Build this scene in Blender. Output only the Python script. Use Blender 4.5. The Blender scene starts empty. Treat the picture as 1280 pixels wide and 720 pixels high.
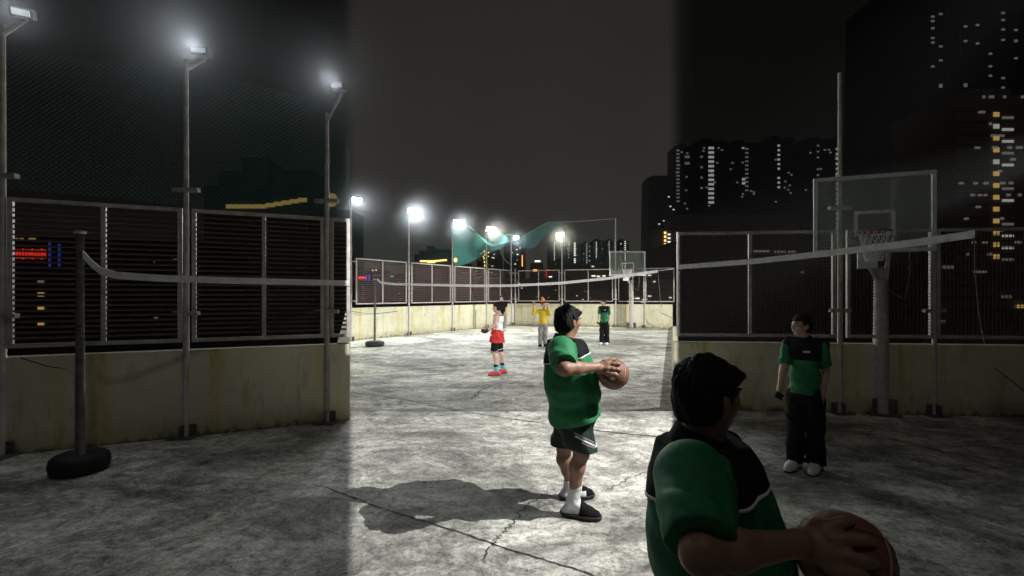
import bpy, math, random
import numpy as np
from mathutils import Vector, Matrix
from mathutils.bvhtree import BVHTree

random.seed(7)
SC = bpy.context.scene
COL = SC.collection
PI = math.pi
F, CX, HY, EYE = 580.0, 640.0, 369.0, 1.75


def at(px, py, Y):
    """the point at distance Y in front of the viewer seen at photo pixel (px, py)"""
    return Vector(((px - CX) / F * Y, Y, EYE - (py - HY) / F * Y))


# ------------------------------------------------------------------ materials
def nt(name):
    m = bpy.data.materials.new(name)
    m.use_nodes = True
    t = m.node_tree
    b = t.nodes['Principled BSDF']
    return m, t, b


def mat(name, c, rough=0.6, c2=None, scale=8.0, bump=0.0, metal=0.0, spec=0.4, detail=5.0, stretch=(1, 1, 1), lo=.35, hi=.65):
    m, t, b = nt(name)
    N, L = t.nodes.new, t.links.new
    b.inputs['Roughness'].default_value = rough
    b.inputs['Metallic'].default_value = metal
    b.inputs['Specular IOR Level'].default_value = spec
    if c2 is None:
        c2 = tuple(x * .8 for x in c)
    tc = N('ShaderNodeTexCoord')
    mp = N('ShaderNodeMapping')
    mp.inputs['Scale'].default_value = stretch
    L(tc.outputs['Object'], mp.inputs['Vector'])
    no = N('ShaderNodeTexNoise')
    no.inputs['Scale'].default_value = scale
    no.inputs['Detail'].default_value = detail
    L(mp.outputs['Vector'], no.inputs['Vector'])
    r = N('ShaderNodeValToRGB')
    r.color_ramp.elements[0].position = lo
    r.color_ramp.elements[1].position = hi
    r.color_ramp.elements[0].color = (*c2, 1)
    r.color_ramp.elements[1].color = (*c, 1)
    L(no.outputs['Fac'], r.inputs['Fac'])
    L(r.outputs['Color'], b.inputs['Base Color'])
    if bump:
        bp = N('ShaderNodeBump')
        bp.inputs['Strength'].default_value = bump
        bp.inputs['Distance'].default_value = .02
        L(no.outputs['Fac'], bp.inputs['Height'])
        L(bp.outputs['Normal'], b.inputs['Normal'])
    return m


def emit(name, c, s):
    m, t, b = nt(name)
    b.inputs['Base Color'].default_value = (.02, .02, .02, 1)
    b.inputs['Emission Color'].default_value = (*c, 1)
    b.inputs['Emission Strength'].default_value = s
    return m


M = {}
M['steel'] = mat('painted_steel', (.50, .47, .45), .5, (.36, .31, .28), 9, .15)
M['steel_dark'] = mat('weathered_steel', (.16, .145, .14), .6, (.09, .075, .065), 12, .1)
M['slat'] = mat('maroon_slats', (.15, .09, .078), .6, (.10, .06, .054), 20)
M['wire'] = mat('fence_wire', (.05, .04, .036), .9, spec=.03)
M['black'] = mat('black_rubber', (.02, .02, .02), .7)
M['housing'] = mat('lamp_housing', (.08, .08, .085), .5)
M['white'] = mat('white_tape', (.75, .75, .74), .6, (.6, .6, .58), 14)
M['cable'] = mat('dark_cable', (.03, .03, .03), .6)
M['skin'] = mat('skin', (.29, .165, .11), .5, (.24, .13, .085), 14, .05)
M['skin_pale'] = mat('skin_pale', (.52, .34, .26), .5, (.44, .27, .2), 14, .05)
M['hair'] = mat('hair', (.012, .011, .011), .75, (.005, .005, .005), 70, .6, spec=.2, stretch=(1, 1, .3))
M['green'] = mat('green_jersey', (.012, .17, .06), .7, (.009, .135, .048), 30, .1)
M['dkgreen'] = mat('dark_green_shorts', (.004, .023, .012), .75, (.003, .017, .009), 30, .15)
M['blackcloth'] = mat('black_cloth', (.008, .008, .009), .85, (.005, .005, .006), 30, .15, spec=.15)
M['whitecloth'] = mat('white_cloth', (.72, .72, .74), .8, (.6, .6, .62), 30, .15)
M['redcloth'] = mat('red_cloth', (.5, .018, .018), .7, (.36, .012, .012), 30, .15)
M['yellow'] = mat('yellow_cloth', (.62, .44, .015), .75, (.5, .34, .01), 30, .15)
M['greypants'] = mat('grey_trousers', (.27, .255, .24), .8, (.2, .19, .18), 30, .15)
M['teal'] = mat('turquoise_socks', (.03, .42, .46), .8)
M['redshoe'] = mat('red_shoes', (.55, .03, .05), .5)
M['eye'] = mat('eye', (.02, .015, .012), .2)
M['lip'] = mat('lip', (.30, .12, .10), .5)
M['ball'] = mat('basketball_leather', (.22, .095, .065), .6, (.17, .075, .05), 60, .3)
M['ballpale'] = mat('basketball_band', (.45, .27, .2), .6)
M['orange'] = mat('orange_blob', (.8, .22, .03), .5)
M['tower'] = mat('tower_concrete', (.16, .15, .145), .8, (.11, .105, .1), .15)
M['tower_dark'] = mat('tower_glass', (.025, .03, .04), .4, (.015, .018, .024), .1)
M['tower_brown'] = mat('tower_brown', (.40, .28, .22), .8, (.30, .21, .17), .15)
M['wwin'] = emit('window_white', (1, .97, .86), 1.6)
M['wwin_dim'] = emit('window_white_dim', (.9, .95, .85), 1.0)
M['wcol_mid'] = emit('window_grey_mid', (.9, .95, .85), .26)
M['ywin'] = emit('window_yellow', (1, .66, .16), 1.8)
M['ywin_dim'] = emit('window_yellow_dim', (1, .68, .2), .3)
M['wcol_dim'] = emit('window_grey_dim', (.85, .9, .88), .09)
M['red_led'] = emit('red_led', (1, .04, .02), 2.2)
M['red_led_dim'] = emit('red_led_dim', (1, .04, .02), .5)
M['blue_led'] = emit('blue_led', (.08, .12, 1), 1.0)
M['blue_led_dim'] = emit('blue_led_dim', (.08, .14, 1), .14)
M['green_led'] = emit('green_led', (.05, 1, .3), .7)
M['amber'] = emit('amber_light', (1, .7, .2), 2.2)
M['amber_dim'] = emit('amber_light_dim', (1, .72, .2), .16)
M['orange_led'] = emit('orange_light', (1, .35, .08), 2.0)
M['lens_cool'] = emit('lens_cool', (.9, .97, 1), 60)
M['lens_warm'] = emit('lens_warm', (1, .97, .8), 60)
M['lens_dim'] = emit('lens_dim', (.85, .95, 1), .35)  # emission set low for the dim near lamps


def concrete_floor():
    m, t, b = nt('stained_concrete')
    N, L = t.nodes.new, t.links.new
    tc = N('ShaderNodeTexCoord')

    def noise(scale, detail, stretch=(1, 1, 1), dist=0.0, rough=.6, rot=0):
        mp = N('ShaderNodeMapping')
        mp.inputs['Scale'].default_value = stretch
        mp.inputs['Rotation'].default_value = (0, 0, rot)
        L(tc.outputs['Object'], mp.inputs['Vector'])
        n = N('ShaderNodeTexNoise')
        n.inputs['Scale'].default_value = scale
        n.inputs['Detail'].default_value = detail
        n.inputs['Roughness'].default_value = rough
        n.inputs['Distortion'].default_value = dist
        L(mp.outputs['Vector'], n.inputs['Vector'])
        return n.outputs['Fac']

    def ramp(v, stops):
        r = N('ShaderNodeValToRGB')
        e = r.color_ramp.elements
        while len(e) < len(stops):
            e.new(.5)
        for k, (p, c) in enumerate(stops):
            e[k].position = p
            e[k].color = (c, c * .995, c * .975, 1) if isinstance(c, (int, float)) else (*c, 1)
        L(v, r.inputs['Fac'])
        return r.outputs['Color']

    def mix(kind, f, a, bb):
        x = N('ShaderNodeMix')
        x.data_type = 'RGBA'
        x.blend_type = kind
        if isinstance(f, float):
            x.inputs[0].default_value = f
        else:
            L(f, x.inputs[0])
        L(a, x.inputs[6])
        L(bb, x.inputs[7])
        return x.outputs[2]

    big = ramp(noise(.33, 9, (1, 1.7, 1), .9, .70, .5), [(.38, .27), (.46, .46), (.53, .70), (.62, .84)])
    patch = ramp(noise(1.35, 12, (1, 1.25, 1), .9, .80, .25), [(.41, .46), (.485, .74), (.515, 1.0), (.59, 1.12)])
    c = mix('MULTIPLY', .9, big, patch)
    mid = ramp(noise(6.0, 12, (1, 1.1, 1), .8, .88, -.2), [(.41, .26), (.48, .82), (.53, 1.15)])
    c = mix('MULTIPLY', .8, c, mid)
    fine = ramp(noise(24, 10, (1, 1, 1), .4, .85), [(.38, .40), (.46, .88), (.56, 1.12)])
    c = mix('MULTIPLY', .85, c, fine)
    speck = ramp(noise(30, 6, (1, 1, 1), 0, .75), [(.37, .15), (.43, 1.0)])
    c = mix('MULTIPLY', .8, c, speck)
    scr = ramp(noise(1.3, 9, (.35, 7, 1), 1.6, .75, -.3), [(.52, 1.0), (.585, .5), (.62, 1.0)])
    c = mix('MULTIPLY', .4, c, scr)
    pale = ramp(noise(1.0, 10, (.3, 8, 1), 1.2, .75, .12), [(.56, 1.0), (.62, 1.45), (.66, 1.0)])
    c = mix('MULTIPLY', .45, c, pale)
    L(c, b.inputs['Base Color'])
    rr = N('ShaderNodeMapRange')
    rr.inputs[3].default_value = .55
    rr.inputs[4].default_value = .95
    L(noise(1.5, 5), rr.inputs[0])
    L(rr.outputs[0], b.inputs['Roughness'])
    b.inputs['Specular IOR Level'].default_value = .3
    bp = N('ShaderNodeBump')
    bp.inputs['Strength'].default_value = .8
    bp.inputs['Distance'].default_value = .02
    L(noise(22, 8, (1, 1, 1), .2, .75), bp.inputs['Height'])
    L(bp.outputs['Normal'], b.inputs['Normal'])
    return m


def wall_paint():
    m, t, b = nt('cream_wall_paint')
    N, L = t.nodes.new, t.links.new
    tc = N('ShaderNodeTexCoord')

    def noise(scale, stretch, detail=6):
        mp = N('ShaderNodeMapping')
        mp.inputs['Scale'].default_value = stretch
        L(tc.outputs['Object'], mp.inputs['Vector'])
        n = N('ShaderNodeTexNoise')
        n.inputs['Scale'].default_value = scale
        n.inputs['Detail'].default_value = detail
        n.inputs['Roughness'].default_value = .65
        L(mp.outputs['Vector'], n.inputs['Vector'])
        return n.outputs['Fac']

    def ramp(v, stops):
        r = N('ShaderNodeValToRGB')
        e = r.color_ramp.elements
        while len(e) < len(stops):
            e.new(.5)
        for k, (p, c) in enumerate(stops):
            e[k].position = p
            e[k].color = (*c, 1)
        L(v, r.inputs['Fac'])
        return r.outputs['Color']

    def mul(a, bb, f=1.0):
        x = N('ShaderNodeMix')
        x.data_type = 'RGBA'
        x.blend_type = 'MULTIPLY'
        x.inputs[0].default_value = f
        L(a, x.inputs[6])
        L(bb, x.inputs[7])
        return x.outputs[2]
    c = ramp(noise(1.2, (1, 1, 1.2)), [(.3, (.58, .55, .40)), (.6, (.72, .70, .54))])
    c = mul(c, ramp(noise(2.2, (1.6, 1.6, .12)), [(.50, (1, 1, 1)), (.62, (.95, .86, .48)), (.75, (.7, .55, .25))]), .75)
    c = mul(c, ramp(noise(6, (1, 1, .25)), [(.32, (.62, .60, .52)), (.46, (1, 1, 1))]), .8)
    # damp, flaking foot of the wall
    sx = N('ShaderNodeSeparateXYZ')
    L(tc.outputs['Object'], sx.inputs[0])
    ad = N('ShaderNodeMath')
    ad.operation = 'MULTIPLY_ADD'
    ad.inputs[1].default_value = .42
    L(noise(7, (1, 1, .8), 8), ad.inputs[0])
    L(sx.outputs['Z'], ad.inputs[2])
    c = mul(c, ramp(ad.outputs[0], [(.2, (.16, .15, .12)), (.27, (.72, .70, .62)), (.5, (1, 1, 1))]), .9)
    L(c, b.inputs['Base Color'])
    b.inputs['Roughness'].default_value = .75
    bp = N('ShaderNodeBump')
    bp.inputs['Strength'].default_value = .3
    bp.inputs['Distance'].default_value = .02
    L(noise(9, (1, 1, 1), 8), bp.inputs['Height'])
    L(bp.outputs['Normal'], b.inputs['Normal'])
    return m


def net_mat(name, col, pitch, w, solid=0.0):
    """knotted netting: strands along u and v (metres), holes between"""
    m, t, b = nt(name)
    N, L = t.nodes.new, t.links.new
    t.nodes.remove(b)
    out = t.nodes['Material Output']
    uv = N('ShaderNodeUVMap')
    sp = N('ShaderNodeSeparateXYZ')
    L(uv.outputs[0], sp.inputs[0])

    def strand(op):
        a = N('ShaderNodeMath')
        a.operation = op
        L(sp.outputs['X'], a.inputs[0])
        L(sp.outputs['Y'], a.inputs[1])
        d = N('ShaderNodeMath')
        d.operation = 'DIVIDE'
        L(a.outputs[0], d.inputs[0])
        d.inputs[1].default_value = pitch
        f = N('ShaderNodeMath')
        f.operation = 'FRACT'
        L(d.outputs[0], f.inputs[0])
        l = N('ShaderNodeMath')
        l.operation = 'LESS_THAN'
        L(f.outputs[0], l.inputs[0])
        l.inputs[1].default_value = w
        return l.outputs[0]
    mx = N('ShaderNodeMath')
    mx.operation = 'MAXIMUM'
    L(strand('ADD'), mx.inputs[0])
    L(strand('SUBTRACT'), mx.inputs[1])
    m2 = N('ShaderNodeMath')
    m2.operation = 'MAXIMUM'
    L(mx.outputs[0], m2.inputs[0])
    m2.inputs[1].default_value = solid
    df = N('ShaderNodeBsdfDiffuse')
    df.inputs[0].default_value = (*col, 1)
    tl = N('ShaderNodeBsdfTranslucent')
    tl.inputs[0].default_value = (*col, 1)
    ms = N('ShaderNodeMixShader')
    ms.inputs[0].default_value = .45
    L(df.outputs[0], ms.inputs[1])
    L(tl.outputs[0], ms.inputs[2])
    tr = N('ShaderNodeBsdfTransparent')
    m3 = N('ShaderNodeMixShader')
    L(m2.outputs[0], m3.inputs[0])
    L(tr.outputs[0], m3.inputs[1])
    L(ms.outputs[0], m3.inputs[2])
    L(m3.outputs[0], out.inputs['Surface'])
    return m


def glass():
    m, t, b = nt('backboard_glass')
    N, L = t.nodes.new, t.links.new
    tr = N('ShaderNodeBsdfTransparent')
    tr.inputs[0].default_value = (.86, .9, .88, 1)
    gl = N('ShaderNodeBsdfGlossy')
    gl.inputs['Roughness'].default_value = .08
    df = N('ShaderNodeBsdfDiffuse')
    df.inputs[0].default_value = (.6, .66, .61, 1)
    a = N('ShaderNodeMixShader')
    a.inputs[0].default_value = .16
    L(tr.outputs[0], a.inputs[1])
    L(df.outputs[0], a.inputs[2])
    c = N('ShaderNodeMixShader')
    c.inputs[0].default_value = .06
    L(a.outputs[0], c.inputs[1])
    L(gl.outputs[0], c.inputs[2])
    L(c.outputs[0], t.nodes['Material Output'].inputs['Surface'])
    t.nodes.remove(b)
    return m


M['floor'] = concrete_floor()
M['wall'] = wall_paint()
M['net_teal'] = net_mat('teal_netting', (.13, .55, .52), .05, .22)
M['net_fold'] = net_mat('teal_netting_folded', (.2, .66, .62), .05, .45, .0)
M['net_fine'] = net_mat('dark_netting', (.05, .13, .12), .055, .07)
M['glass'] = glass()
M['rim'] = mat('rim_paint', (.32, .12, .10), .6)
M['city'] = mat('city_ground', (.045, .042, .04), .9, (.03, .028, .027), .05)
M['crack'] = mat('crack_dirt', (.035, .034, .03), .95)
M['seal'] = mat('joint_seal', (.36, .36, .34), .9, (.2, .2, .19), 5)


# ------------------------------------------------------------------ mesh helpers
class MB:
    def __init__(s):
        s.v, s.f = [], []

    def quadbox(s, o, ax, ay, az):
        """box from corner o along three edge vectors"""
        o, ax, ay, az = map(Vector, (o, ax, ay, az))
        n = len(s.v)
        for k in (0, 1):
            for j in (0, 1):
                for i in (0, 1):
                    s.v.append(o + ax * i + ay * j + az * k)
        s.f += [tuple(n + q for q in f) for f in ((0, 2, 3, 1), (4, 5, 7, 6), (0, 1, 5, 4), (2, 6, 7, 3), (0, 4, 6, 2), (1, 3, 7, 5))]
        return s

    def box(s, x0, x1, y0, y1, z0, z1):
        return s.quadbox((x0, y0, z0), (x1 - x0, 0, 0), (0, y1 - y0, 0), (0, 0, z1 - z0))

    def tube(s, pts, r, n=10, cap=True):
        pts = [Vector(p) for p in pts]
        rs = r if isinstance(r, (list, tuple)) else [r] * len(pts)
        base = len(s.v)
        up = Vector((0, 0, 1))
        for k, p in enumerate(pts):
            d = (pts[min(k + 1, len(pts) - 1)] - pts[max(k - 1, 0)]).normalized()
            a = d.cross(up if abs(d.z) < .95 else Vector((1, 0, 0))).normalized()
            b = d.cross(a)
            for i in range(n):
                th = 2 * PI * i / n
                s.v.append(p + (a * math.cos(th) + b * math.sin(th)) * rs[k])
        for k in range(len(pts) - 1):
            for i in range(n):
                j = (i + 1) % n
                s.f.append((base + k * n + i, base + k * n + j, base + (k + 1) * n + j, base + (k + 1) * n + i))
        if cap:
            s.f.append(tuple(base + i for i in range(n)))
            s.f.append(tuple(base + (len(pts) - 1) * n + i for i in reversed(range(n))))
        return s

    def bar(s, a, b, w, h, up=(0, 0, 1)):
        a, b = Vector(a), Vector(b)
        d = b - a
        side = d.cross(Vector(up)).normalized()
        u = side.cross(d).normalized()
        return s.quadbox(a - side * w / 2 - u * h / 2, d, side * w, u * h)

    def lathe(s, prof, n=24):
        base = len(s.v)
        for r, z in prof:
            for i in range(n):
                th = 2 * PI * i / n
                s.v.append(Vector((r * math.cos(th), r * math.sin(th), z)))
        for k in range(len(prof) - 1):
            for i in range(n):
                j = (i + 1) % n
                s.f.append((base + k * n + i, base + k * n + j, base + (k + 1) * n + j, base + (k + 1) * n + i))
        return s

    def build(s, name, m, parent=None, smooth=False, bevel=0.0, loc=None):
        me = bpy.data.meshes.new(name)
        me.from_pydata([tuple(v) for v in s.v], [], s.f)
        if smooth:
            me.polygons.foreach_set('use_smooth', [True] * len(me.polygons))
        me.materials.append(m)
        o = bpy.data.objects.new(name, me)
        COL.objects.link(o)
        o.parent = parent
        if loc is not None:
            o.location = loc
        if bevel:
            bv = o.modifiers.new('bevel', 'BEVEL')
            bv.width = bevel
            bv.segments = 2
            bv.limit_method = 'ANGLE'
        return o


def thing(name, label, cat, loc=(0, 0, 0), rz=0.0, group=None):
    o = bpy.data.objects.new(name, None)
    o.empty_display_size = .2
    COL.objects.link(o)
    o.location = loc
    o.rotation_euler = (0, 0, rz)
    o['label'], o['category'] = label, cat
    if group:
        o['group'] = group
    return o


def tag(o, label, cat, group=None):
    o['label'], o['category'] = label, cat
    if group:
        o['group'] = group
    return o


def struct(o):
    o['kind'] = 'structure'
    return o


def copy_tree(o, parent=None):
    c = o.copy()
    COL.objects.link(c)
    c.parent = parent
    for ch in list(o.children):
        copy_tree(ch, c)
    return c


# ------------------------------------------------------------------ places
A = Vector((-6.2, 17.8))          # left end of the far left fence
B = Vector((0.14, 27.3))          # far corner
C = Vector((8.46, 24.45))         # right end of the back fence
NL = Vector((-2.27, 6.5))         # end of the near fence on the left
NL2 = Vector((-9.6, 3.25))
NR = Vector((2.50, 7.15))         # end of the near fence on the right
NR2 = Vector((11.0, 6.23))


def onray(px, p, q):
    """where the ray at pixel column px meets the ground line p-q"""
    k = (px - CX) / F
    d = q - p
    t = (k * p.y - p.x) / (d.x - k * d.y)
    return p + d * t


# ground, roof and city
roof = MB()
outl = [(-9.8, -9), (11.2, -9), (11.2, 6.2), (2.6, 7.3), (8.62, 24.6), (.14, 27.5), (-6.4, 17.9), (-2.4, 6.6), (-9.8, 3.2)]
roof.v = [Vector((x, y, 0)) for x, y in outl] + [Vector((x, y, -.4)) for x, y in outl]
n_ = len(outl)
roof.f = [tuple(range(n_)), tuple(range(2 * n_ - 1, n_ - 1, -1))] + [(i + n_, (i + 1) % n_ + n_, (i + 1) % n_, i) for i in range(n_)]
struct(roof.build('rooftop_floor', M['floor']))
g = MB()
g.v = [Vector(p) for p in ((-1500, -400, -30), (1500, -400, -30), (1500, 2500, -30), (-1500, 2500, -30))]
g.f = [(0, 1, 2, 3)]
struct(g.build('ground', M['city']))
under = MB()
under.v = [Vector((x * .99, y * .99 + .1, -.41)) for x, y in outl] + [Vector((x * .99, y * .99 + .1, -29.9)) for x, y in outl]
under.f = [(i + n_, (i + 1) % n_ + n_, (i + 1) % n_, i) for i in range(n_)]
tag(under.build('host_building', M['tower_brown']), 'building whose flat roof carries the ball court', 'building')


def gpt(px, py):
    return at(px, py, EYE * F / (py - HY))


def crack(name, pix, w, m, jag=.02, z=.004, sub=14):
    pts = [gpt(*p) for p in pix]
    line = []
    for a, b in zip(pts, pts[1:]):
        for k in range(sub):
            line.append(a.lerp(b, k / sub))
    line.append(pts[-1])
    mb = MB()
    for k, p in enumerate(line):
        d = (line[min(k + 1, len(line) - 1)] - line[max(k - 1, 0)]).normalized()
        s = Vector((-d.y, d.x, 0))
        p = p + s * random.uniform(-jag, jag)
        ww = w * random.uniform(.35, 1.25)
        mb.v += [Vector((p.x + s.x * ww / 2, p.y + s.y * ww / 2, z)), Vector((p.x - s.x * ww / 2, p.y - s.y * ww / 2, z))]
    mb.f = [(2 * k, 2 * k + 1, 2 * k + 3, 2 * k + 2) for k in range(len(line) - 1)]
    struct(mb.build(name, m))


crack('floor_joint', [(405, 608), (470, 633), (560, 661), (640, 688), (720, 712), (800, 742)], .016, M['crack'], .006)
crack('floor_crack', [(692, 611), (655, 634), (640, 655), (618, 676), (604, 700)], .012, M['crack'], .022)
crack('floor_crack', [(842, 585), (800, 592), (760, 612)], .010, M['crack'], .02)
crack('floor_crack', [(588, 500), (600, 488), (625, 478), (660, 470)], .022, M['crack'], .03)
crack('floor_joint', [(425, 488), (500, 498), (560, 511), (640, 524)], .05, M['seal'], .012)
crack('floor_joint', [(640, 524), (740, 538), (840, 548)], .03, M['crack'], .012)
crack('floor_joint', [(425, 470), (520, 462), (640, 452), (760, 444)], .05, M['crack'], .02)


# parapet walls
def wall(p, q, h, label, thick=.18, out=1):
    d = (q - p)
    L_ = d.length
    rz = math.atan2(d.y, d.x)
    o = MB().box(0, L_, 0, out * thick, 0, h)
    if out < 0:
        o.f = [tuple(reversed(f)) for f in o.f]
    w = o.build('parapet_wall', M['wall'], bevel=.012)
    w.location = (p.x, p.y, 0)
    w.rotation_euler = (0, 0, rz)
    tag(w, label, 'wall', 'parapet walls of the roof')
    return w


wall(A, B, 1.26, 'long cream parapet wall under the far fence on the left of the court')
wall(B, C, 1.26, 'cream parapet wall under the back fence behind the distant glass backboard')
wall(NL2, NL, 1.07, 'dim parapet wall under the near fence behind the tyre based pole on the left')
wall(NR, NR2, 1.03, 'dim parapet wall under the near fence behind the larger hoop on the right')
wall(NL, A, 1.07, 'parapet wall running away edge on along the left side of the court')
wall(C, NR, .12, 'low kerb running away edge on along the right side of the court')

# ------------------------------------------------------------------ fence panels, posts
def fence_panel(p, q, zb, zt, kind, label, group, mull=.5, bar=.05, pitch=.08):
    d = q - p
    W = d.length
    t = thing('louvred_fence' if kind == 'slats' else 'wire_fence', label, 'fence', (p.x, p.y, 0), math.atan2(d.y, d.x), group)
    fr = MB()
    fr.box(0, W, -bar / 2, bar / 2, zt - bar, zt).box(0, W, -bar / 2, bar / 2, zb, zb + bar)
    fr.box(0, bar, -bar / 2, bar / 2, zb + bar, zt - bar).box(W - bar, W, -bar / 2, bar / 2, zb + bar, zt - bar)
    fr.build('frame', M['steel'], t)
    edges = [bar]
    if mull:
        MB().box(W * mull - bar / 2, W * mull + bar / 2, -bar / 2 + .003, bar / 2 - .003, zb + bar, zt - bar).build('mullion', M['steel'], t)
    inf = MB()
    n = int((zt - zb) / pitch)
    spans = [(bar, W * mull - bar / 2), (W * mull + bar / 2, W - bar)] if mull else [(bar, W - bar)]
    for x0, x1 in spans:
        if kind == 'slats':
            for k in range(1, n):
                z = zb + bar + (zt - zb - 2 * bar) * k / n
                inf.quadbox((x0, -.014, z - .012), (x1 - x0, 0, 0), (0, .026, .022), (0, -.003, .004))
        else:
            for k in range(1, n):
                z = zb + bar + (zt - zb - 2 * bar) * k / n
                inf.box(x0, x1, -.003, .003, z - .0035, z + .0035)
            m_ = int((x1 - x0) / pitch)
            for k in range(1, m_):
                x = x0 + (x1 - x0) * k / m_
                inf.box(x - .0035, x + .0035, .004, .010, zb + bar, zt - bar)
    inf.build('louvre_slats' if kind == 'slats' else 'wire_mesh', M['slat'] if kind == 'slats' else M['wire'], t)
    return t


GL = 'louvred fence panels along the far left of the court'
GB = 'wire fence panels along the back of the court'
uAB, uBC = (B - A).normalized(), (C - B).normalized()
cols = [441, 511, 565.5, 608, 641]
lab = ['louvred fence panel nearest the viewer on the far left fence, by the badminton pole',
       'louvred fence panel right of the tallest glaring floodlight mast, second along the left fence',
       'third louvred fence panel along the left, under the draped turquoise net',
       'narrow louvred fence panel next to the far corner, above the person in black']
for k in range(4):
    p, q = onray(cols[k], A, B), onray(cols[k + 1], A, B)
    fence_panel(p + uAB * .14, q - uAB * .14, 1.39, 3.2, 'slats', lab[k], GL, pitch=.085)
colb = [645, 702.5, 769.5, 806, 843]
lab = ['wire fence panel behind the boy in yellow, just right of the far corner',
       'wide wire fence panel behind the foreground man, right of the warm floodlight mast',
       'wire fence panel partly behind the distant glass backboard',
       'wire fence panel at the right end of the back fence, right of the distant hoop']
for k in range(4):
    p, q = onray(colb[k], B, C), onray(colb[k + 1], B, C)
    a, b = (.14, .14) if k < 2 else ((.14, .03) if k == 2 else (.03, .0))
    fence_panel(p + uBC * a, q - uBC * b, 1.39, 3.2, 'wire', lab[k], GB, mull=.5 if k < 2 else 0, pitch=.075)

GN = 'dim fence panels of the near fence on the left'
lab = ['big dim louvred fence panel behind the tyre based pole, left part',
       'big dim louvred fence panel between the two near floodlight masts',
       'cut off dim fence panel at the right end of the near left fence']
spec = [(10, 228, .52), (240, 405, .52), (413, 437.5, 0)]
for k, (a, b, mu) in enumerate(spec):
    fence_panel(onray(a, NL2, NL), onray(b, NL2, NL), 1.17, 2.82, 'slats', lab[k], GN, mull=mu, pitch=.062, bar=.045)
fence_panel(Vector((-8.9, 3.56)), onray(3, NL2, NL) - Vector((.05, .02)), 1.17, 2.82, 'slats', 'dim fence panel beyond the left edge', GN, pitch=.062, bar=.045)
GR = 'dim fence panels of the near fence on the right'
lab = ['dim wire fence panel behind the standing boy in dark trousers on the right',
       'dim wire fence panel behind the larger backboard',
       'dim wire fence panel right of the larger hoop post']
spec = [(846, 1044, .47), (1058, 1166, 0), (1170, 1310, 0)]
for k, (a, b, mu) in enumerate(spec):
    fence_panel(onray(a, NR, NR2), onray(b, NR, NR2), 1.12, 2.72, 'wire', lab[k], GR, mull=mu, pitch=.05, bar=.045)


TOP = {}
BLOOM = []


def mast(p, z, label, cat='post', group='fence masts', r=.045, name='fence_mast', m=None):
    t = thing(name, label, cat, (p.x, p.y, 0), 0, group)
    TOP[t.name] = z
    m = m or M['steel']
    MB().tube([(0, 0, 0), (0, 0, 1.6), (0, 0, z)], [r * 1.15, r, r * .8], 12).build('pole', m, t, True)
    b = MB().box(-.14, .14, -.14, .14, .0, .02)
    for a in range(4):
        c, s = math.cos(a * PI / 2), math.sin(a * PI / 2)
        b.quadbox((c * r - s * .006, s * r + c * .006, .02), (c * .09, s * .09, 0), (s * .012, -c * .012, 0), (0, 0, .14))
    b.build('base_plate', M['steel_dark'], t)
    for zz in (1.5, 3.02):
        if zz < z:
            MB().box(-.16, .16, -.03, .03, zz, zz + .05).build('clamp', m, t)
    return t


def head(t, px, py, Y, lens, w=.5, h=.3, face=(0, -1, -.45), energy=0, col=(1, 1, 1), cone=150, power_name='floodlight', bloom=1.0):
    """a flood lamp on mast t: housing, lens and the real lamp in front of it"""
    w_pos = at(px, py, Y) - t.location
    f = Vector(face).normalized()
    side = f.cross(Vector((0, 0, 1))).normalized()
    up = side.cross(f)
    hs = MB()
    hs.quadbox(w_pos - side * w / 2 - up * h / 2 - f * .16, side * w, up * h, f * .14)
    for k in range(5):
        hs.quadbox(w_pos - side * (w / 2 - .03 - k * (w - .08) / 4) - up * h / 2.4 - f * .21, side * .02, up * h * .8, f * .05)
    lh = hs.build('lamp_head', M['housing'], t, bevel=.01)
    MB().quadbox(w_pos - side * (w / 2 - .02) - up * (h / 2 - .02) - f * .017, side * (w - .04), up * (h - .04), f * .017).build('lens', lens, lh)
    top = TOP[t.name]
    MB().tube([(0, 0, top - .12), w_pos - f * .16 - up * .05], .022, 8).build('arm', M['steel'], t, True)
    if energy:
        BLOOM.append((t.location + w_pos + f * .08, bloom))
        ld = bpy.data.lights.new(power_name, 'SPOT')
        ld.energy, ld.color = energy, col
        ld.spot_size, ld.spot_blend, ld.shadow_soft_size = math.radians(cone), .6, .06
        lo = bpy.data.objects.new('lamp', ld)
        COL.objects.link(lo)
        lo.location = t.location + w_pos + f * .08
        lo.rotation_euler = f.to_track_quat('-Z', 'Y').to_euler()
    return lh


LAMPP = 950
cool, warm = (.88, .96, 1), (1, .96, .80)
fl = 'masts along the far fence'
P511, P565, P608, PB = onray(511, A, B), onray(565.5, A, B), onray(608, A, B), onray(639, A, B)
P702, P769, P806 = onray(702.5, B, C), onray(769.5, B, C), onray(806, B, C)
m0 = mast(onray(438.5, A, B), 5.4, 'mast at the near end of the far left fence with a small bright floodlight', 'floodlight', fl, name='floodlight_mast')
head(m0, 446, 250, 17.6, M['lens_cool'], .36, .2, (.5, -.8, -.5), 300, cool)
m1 = mast(P511, 5.1, 'mast with the largest, brightest cool white floodlight', 'floodlight', fl, name='floodlight_mast')
head(m1, 517, 264, P511.y - .3, M['lens_cool'], .52, .24, (.4, -.8, -.45), LAMPP * 1.3, cool, bloom=1.1)
m2 = mast(P565, 5.2, 'mast with a cool white floodlight where the turquoise net starts', 'floodlight', fl, name='floodlight_mast')
head(m2, 572, 278, P565.y - .3, M['lens_cool'], .42, .22, (.4, -.8, -.45), LAMPP, cool)
m3 = mast(P608, 5.1, 'mast with a warm white floodlight above the sagging turquoise net', 'floodlight', fl, name='floodlight_mast')
head(m3, 614, 287, P608.y - .3, M['lens_warm'], .55, .24, (.4, -.8, -.45), LAMPP, warm)
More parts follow.
